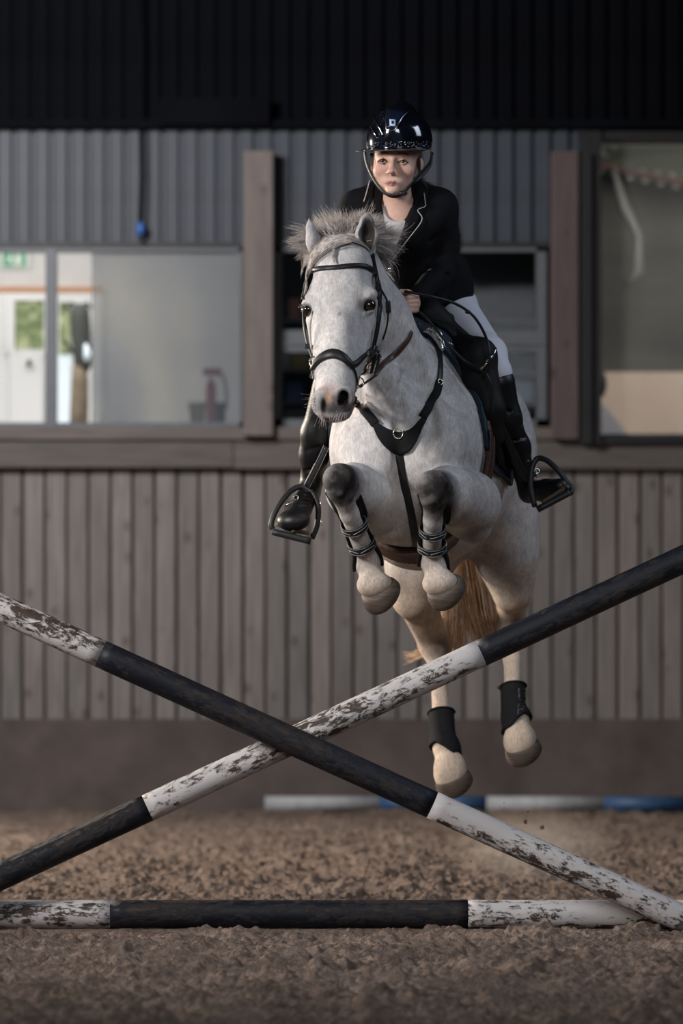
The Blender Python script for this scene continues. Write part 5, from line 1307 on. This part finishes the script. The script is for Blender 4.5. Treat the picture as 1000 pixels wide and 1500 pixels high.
for x, y in ((572.5, 394.5), (575, 418)):
    p = cast(J, x, y); g1 = J.grad(p[None])[0]; o = MB().sphere(p + g1 * .003, (.0085, .0085, .004), 12, 8, frame(g1)).build('button', m_steel, jk, True)
p = cast(J, 574, 361); o = MB().box(*[v for a in zip(P(572.5, 366, 13.33), P(576, 358, 13.322)) for v in sorted(a)]).build('green_tag', flat('green_badge', (.10, .32, .05), .5), jk)
# ---- hair
hp = Sdf(); hp.ep(586, 226, 13.435, (31.5, 32, 34), M=RFm, k=.02); hp.cp(592, 262, 13.50, 15, 604, 285, 13.56, 10, k=.02)
hr = sdf_build('hair', hp, .004, m_hair, None, relax=1); pc(hr)
RH = random.Random(11); sp_ = []
for k in range(160):
    a = RH.gauss(0, 1); b_ = RH.gauss(0, 1)
    pts = [P(604 + b_ * 3, 268 + a * 3, 13.53), P(626 + a * 4, 276 + b_ * 4, 13.62), P(650 + a * 4, 300 + b_ * 5, 13.66), P(666 + a * 3.5, 335 + b_ * 4, 13.66), P(671 + a * 2.5, 360 + b_ * 6, 13.64), P(669 + a * 2, 375 + b_ * 8, 13.64)]
    sp_.append(catmull([tuple(p) for p in pts], 15))
for k in range(26):
    x0, y0 = RH.uniform(609, 614), RH.uniform(224, 238); sp_.append([P(x0, y0, 13.37), P(x0 + 2, y0 + 14, 13.37), P(x0 + RH.uniform(-2, 6), y0 + 28, 13.38)])
    x0 = RH.uniform(542, 547); sp_.append([P(x0, 224, 13.36), P(x0 - 1, 240, 13.355), P(x0 + RH.uniform(-2, 2), 256, 13.36)])
for k in range(10): sp_.append(catmull([tuple(P(616, 262, 13.40)), tuple(P(622, 262 + k, 13.42)), tuple(P(624 + k * .6, 272 + k, 13.43))], 8))
tag(strands('loose_hair', sp_, m_hair, rider, r=.0008), kind='stuff')
# ---- helmet
helm_c = P(585, 208, 13.385); TM = frame((-0.20, -0.95, -0.12)); up_h = TM[1]
HS = Sdf(); s_ = 13.385 / FPX
HS.e(helm_c, (48 * s_, 51 * s_, 57 * s_), TM, k=.02)
HS.c(helm_c + up_h * .045 + TM[2] * .09, helm_c + up_h * .10 - TM[2] * .06, .030, .042, k=.04, n=TM[0], fl=1)
def cut_h(q, d):
    e = q - helm_c; low = -(e @ up_h) - (.026 + .10 * np.clip(-(e @ TM[2]), 0, .2)); d = np.maximum(d, -(d + .014)); return np.maximum(d, low)
m_shell = pbr('glossy_navy_shell', (.004, .005, .010), .12, var=.2, bmp=0, coat=1.0)
m_glit, nt, b = new_mat('glitter_lacquer'); n = noise(nt, 900, 2, .5); r = ramp(nt, n.outputs[0], [(.55, (.010, .011, .018)), (.68, (.35, .37, .42))]); nt.links.new(r.outputs[0], b.inputs['Base Color']); b.inputs['Roughness'].default_value = .25; b.inputs['Coat Weight'].default_value = 1
helm = sdf_build('helmet', HS, .0036, m_shell, None, extra=cut_h, relax=1, pad=.03); pc(helm)
BRM = Sdf(); bc = helm_c - up_h * .0285 + TM[2] * .030 - TM[0] * .014
BRM.e(bc, (56.5 * s_, .0060, 58 * s_), TM, k=.01)
br_ = sdf_build('brim', BRM, .0034, m_glit, None, extra=lambda q, d: np.maximum(d, -(np.sqrt((((q - helm_c) @ TM[0]) / (44 * s_)) ** 2 + (((q - helm_c) @ TM[2]) / (50 * s_)) ** 2) - 1) * .05), relax=1, pad=.03)
br_.parent = helm; br_.matrix_parent_inverse = Matrix.Identity(4)
HS.fin()
g = MB(); rr = random.Random(9)
for k in range(120):
    a = rr.uniform(-1.35, 1.25); y_ = rr.uniform(-.022, -.004) + .004 * math.cos(a)
    d_ = TM[0] * math.sin(a) + TM[2] * math.cos(a); o_ = helm_c + up_h * y_
    p = o_ + d_ * .20
    for _ in range(30): p = p - d_ * max(0, float(HS(p[None])[0])) * .8
    g.sphere(p, rr.choice((.0012, .0018, .0024)), 5, 4)
for k in range(40):
    x_, y_ = rr.uniform(538, 570), rr.uniform(160, 200); p = cast(HS, x_, y_)
    if abs(HS(p[None])[0]) < .003: g.sphere(p, .0011, 4, 3)
o = g.build('rhinestones', m_gem, helm); tag(o, kind='stuff')
def hstrap(name, px, wpx, mat, lift=.001, th=.002, n=20): return strap(name, px, wpx, helm, mat, HS, lift, th, n, 13.3)
patch('front_panel', [(568, 160), (567, 172), (567, 189)], [(597, 164), (588, 176), (580, 190)], 8, 5, .001, .003, pbr('navy_panel', (.007, .012, .030), .12, coat=1, bmp=0), helm, HS)
hstrap('silver_line', [(568, 160), (566.5, 172), (566, 188), (568, 190), (578, 191), (584, 179), (590, 171), (598, 164)], 1.5, m_steel, .004, .001, 40)
patch('badge_plate', [(571, 176), (571, 185)], [(579, 176.5), (579, 185.5)], 3, 3, .004, .002, flat('badge_pale_blue', (.55, .66, .85), .3), helm, HS)
patch('badge_mark', [(573.7, 178.5), (573.7, 182.5)], [(576.8, 178.7), (576.8, 182.7)], 3, 3, .007, .001, flat('badge_navy', (.01, .02, .08), .3), helm, HS)
for px_ in ([(548, 172), (553, 182), (559, 190), (561, 200)], [(543, 184), (549, 194), (553, 203)]): hstrap('moulded_ridge', px_, [2, 5, 2], m_shell, .0, .004, 12)
# harness
chn = catmull([tuple(p) for p in (P(534, 219, 13.36), P(536, 235, 13.355), P(542, 252, 13.335), P(551, 268, 13.31), P(562, 281, 13.285), P(574, 287.5, 13.272), P(587, 285, 13.29), P(599, 273, 13.325), P(611, 258, 13.355), P(622, 247, 13.375), P(629, 236, 13.385), P(631, 222, 13.39))], 44)
cc = P(578, 245, 13.42)
MB().ribbon(chn, [unit(p - cc) for p in chn], .0125, .003).build('chin_strap', m_leather, helm, True)
MB().ribbon(catmull([tuple(p) for p in (P(632, 222, 13.46), P(629, 240, 13.43), P(618, 255, 13.38), P(604, 268, 13.34))], 14), [(.8, -.6, 0)] * 20, .009, .003).build('ear_strap', m_leather, helm, True) if False else None
MB().sphere(P(590, 283, 13.285), (.016, .006, .009), 10, 8).build('clasp', m_leather, helm, True)
es_ = catmull([tuple(p) for p in (P(633, 224, 13.45), P(630, 242, 13.42), P(620, 256, 13.385), P(606, 268, 13.345))], 12)
MB().ribbon(es_, [(.7, -.7, 0)] * len(es_), .008, .003).build('ear_strap', m_leather, helm, True)
# ---- breeches
B3 = Sdf()
B3.ep(650, 446, 13.86, (42, 34, 44), k=.05)
B3.cp(660, 458, 13.84, 40, 714, 520, 13.46, 27, k=.05); B3.cp(714, 520, 13.46, 27, 727, 545, 13.40, 20, k=.03); B3.cp(727, 545, 13.40, 20, 740, 590, 13.45, 16, k=.03)
B3.cp(618, 452, 13.85, 38, 530, 488, 13.60, 29, k=.05); B3.cp(530, 488, 13.6, 29, 484, 548, 13.34, 22, k=.04); B3.cp(484, 548, 13.34, 20, 472, 600, 13.38, 16, k=.03)
for a_ in ((690, 470, 13.44, 722, 500, 13.36), (700, 500, 13.36, 728, 516, 13.33)): B3.cp(*a_[:3], 1.5, *a_[3:], 1.0, k=.02, op='-')
pc(sdf_build('breeches', B3, .005, m_breech, None, relax=1))
# ---- boots
def boot(name, f, sole_pts):
    s = Sdf(); f(s); o = sdf_build(name, s, .0042, m_boot, None, relax=1); pc(o); return o, s
def rb(s):
    s.cp(732, 560, 13.40, 22, 741, 612, 13.44, 21, k=.03); s.cp(741, 612, 13.44, 21, 756, 655, 13.53, 19, k=.03); s.cp(756, 655, 13.53, 19, 769, 696, 13.60, 14, k=.03)
    s.cp(769, 696, 13.60, 15, 775, 722, 13.61, 15, k=.02); s.cp(776, 718, 13.60, 16, 800, 719, 13.50, 16, k=.02); s.cp(800, 719, 13.50, 16, 820, 713, 13.42, 12.5, k=.02)
    for a_ in ((745, 628, 13.42, 765, 622, 13.45), (750, 645, 13.45, 770, 640, 13.48), (742, 600, 13.38, 760, 606, 13.42), (757, 676, 13.52, 778, 672, 13.54)): s.cp(*a_[:3], 2, *a_[3:], 1.2, k=.012, op='-')
    s.ep(726, 540, 13.37, (24, 10, 22), k=.01, op='-')
rbo, rbs = boot('riding_boot', rb, None)
def lb(s):
    s.cp(482, 558, 13.34, 23, 465, 635, 13.42, 23, k=.03); s.cp(465, 635, 13.42, 23, 460, 665, 13.46, 20, k=.03); s.cp(460, 665, 13.46, 20, 457, 702, 13.52, 16, k=.03)
    s.cp(457, 702, 13.52, 16, 452, 722, 13.50, 16, k=.02); s.cp(452, 722, 13.50, 16, 438, 750, 13.36, 17, k=.02); s.ep(430, 762, 13.315, (25, 16, 22), M=frame((-.35, -.9, -.3)), k=.02)
    for a_ in ((441, 640, 13.36, 468, 646, 13.34), (442, 662, 13.40, 466, 655, 13.38), (446, 690, 13.46, 462, 684, 13.44), (444, 612, 13.34, 466, 618, 13.31), (436, 738, 13.36, 455, 733, 13.38)): s.cp(*a_[:3], 2, *a_[3:], 1.2, k=.014, op='-')
lbo, lbs = boot('riding_boot', lb, None)
for k in range(5):      # laces on the left foot
    a = cast(lbs, 447 - k * 2.2, 719 + k * 5.5); b_ = cast(lbs, 458 - k * 2.2, 722 + k * 5.5)
    o = MB().tube([a + (0, -.002, 0), (a + b_) / 2 + (0, -.005, .0), b_ + (0, -.002, 0)], .002, 5).build('lace', m_leather, None, True); o.parent = lbo
so = Sdf(); so.cp(406, 768, 13.33, 3, 430, 777, 13.32, 4, k=.01, n=(0, 1, 0), fl=3); so.cp(430, 777, 13.32, 4, 450, 781, 13.37, 3, k=.01, n=(0, 1, 0), fl=3)
o = sdf_build('sole', so, .004, m_sole, None); o.parent = lbo; o.matrix_parent_inverse = Matrix.Identity(4)
so = Sdf(); so.cp(797, 735, 13.42, 3.5, 830, 714, 13.38, 4, k=.01, n=(0, 1, 0), fl=5)
o = sdf_build('sole', so, .004, m_sole, None); o.parent = rbo; o.matrix_parent_inverse = Matrix.Identity(4)
for x, y, Y in ((433, 729, 13.36), (786, 690, 13.50)): torus(P(x, y, Y), (0, -1, .2), .0085, .0018, m_steel, 'spur_ring', lbo if x < 500 else rbo)
MB().tube([P(434, 731, 13.37), P(426, 737, 13.36), P(416, 741, 13.36)], .0045, 6).build('spur', m_steel, lbo, True)
MB().tube(catmull([tuple(p) for p in (P(466, 722, 13.6), P(470, 735, 13.6), P(466, 750, 13.6), P(472, 770, 13.58))], 10), .002, 5).build('spur_strap', m_steel, lbo, True)
# stirrups hang from the saddle
def stirrup(side_pts, tread, Yc, lab, leather):
    st = empty('stirrup'); st.parent = saddle
    o = MB().tube(catmull([tuple(p) for p in side_pts], 40), [.0100] * (len(catmull([tuple(p) for p in side_pts], 40))), 10).build('frame_arch', m_black, st, True)
    a, b_ = np.array(tread[0]), np.array(tread[1]); d = unit(b_ - a); nz = unit(np.cross(d, (0, 1, 0))); nz = nz if nz[2] > 0 else -nz
    pts = [a + (b_ - a) * t for t in np.linspace(0, 1, 8)]
    MB().ribbon(pts, [nz] * 8, .055, .020, .1).build('tread', m_black, st, True)
    q = catmull([tuple(p) for p in leather], 12)
    lt = MB().ribbon(q, [(-.3, -1, 0)] * len(q), .026, .004).build('stirrup_leather', m_leather, st, True)
    return st, lt, q
m_treadm = m_black
P3 = lambda x, y, Y=13.42: P(x, y, Y)
st, lt, q = stirrup([P3(399, 775, 13.36), P3(397, 768, 13.36), P3(402, 752, 13.37), P3(412, 735, 13.39), P3(425, 720, 13.42), P3(438, 713, 13.44), P3(449, 715, 13.44), P3(460, 726, 13.43), P3(466, 745, 13.41), P3(464, 770, 13.39), P3(457, 788, 13.37)], (P3(398, 783, 13.30), P3(454, 797, 13.30)), 13.36, '', [P3(478, 654, 13.38), P3(465, 682, 13.40), P3(449, 713, 13.43)])
for e_ in (-.3, .3):
    g_ = [p + np.array([e_ * .030, -.006, -e_ * .014]) for p in q]; MB().tube(g_, .0012, 5).build('stitching', m_stitch, lt)
st2, lt2, q2 = stirrup([P3(783, 742, 13.42), P3(777, 715, 13.44), P3(778, 690, 13.46), P3(783, 676, 13.47), P3(790, 671, 13.47), P3(803, 676, 13.45), P3(818, 690, 13.43), P3(830, 706, 13.42), P3(837, 716, 13.41), P3(835, 723, 13.40)], (P3(836, 725, 13.36), P3(789, 750, 13.36)), 13.4, '', [P3(724, 600, 13.33), P3(745, 650, 13.40), P3(772, 700, 13.46), P3(780, 690, 13.47)])
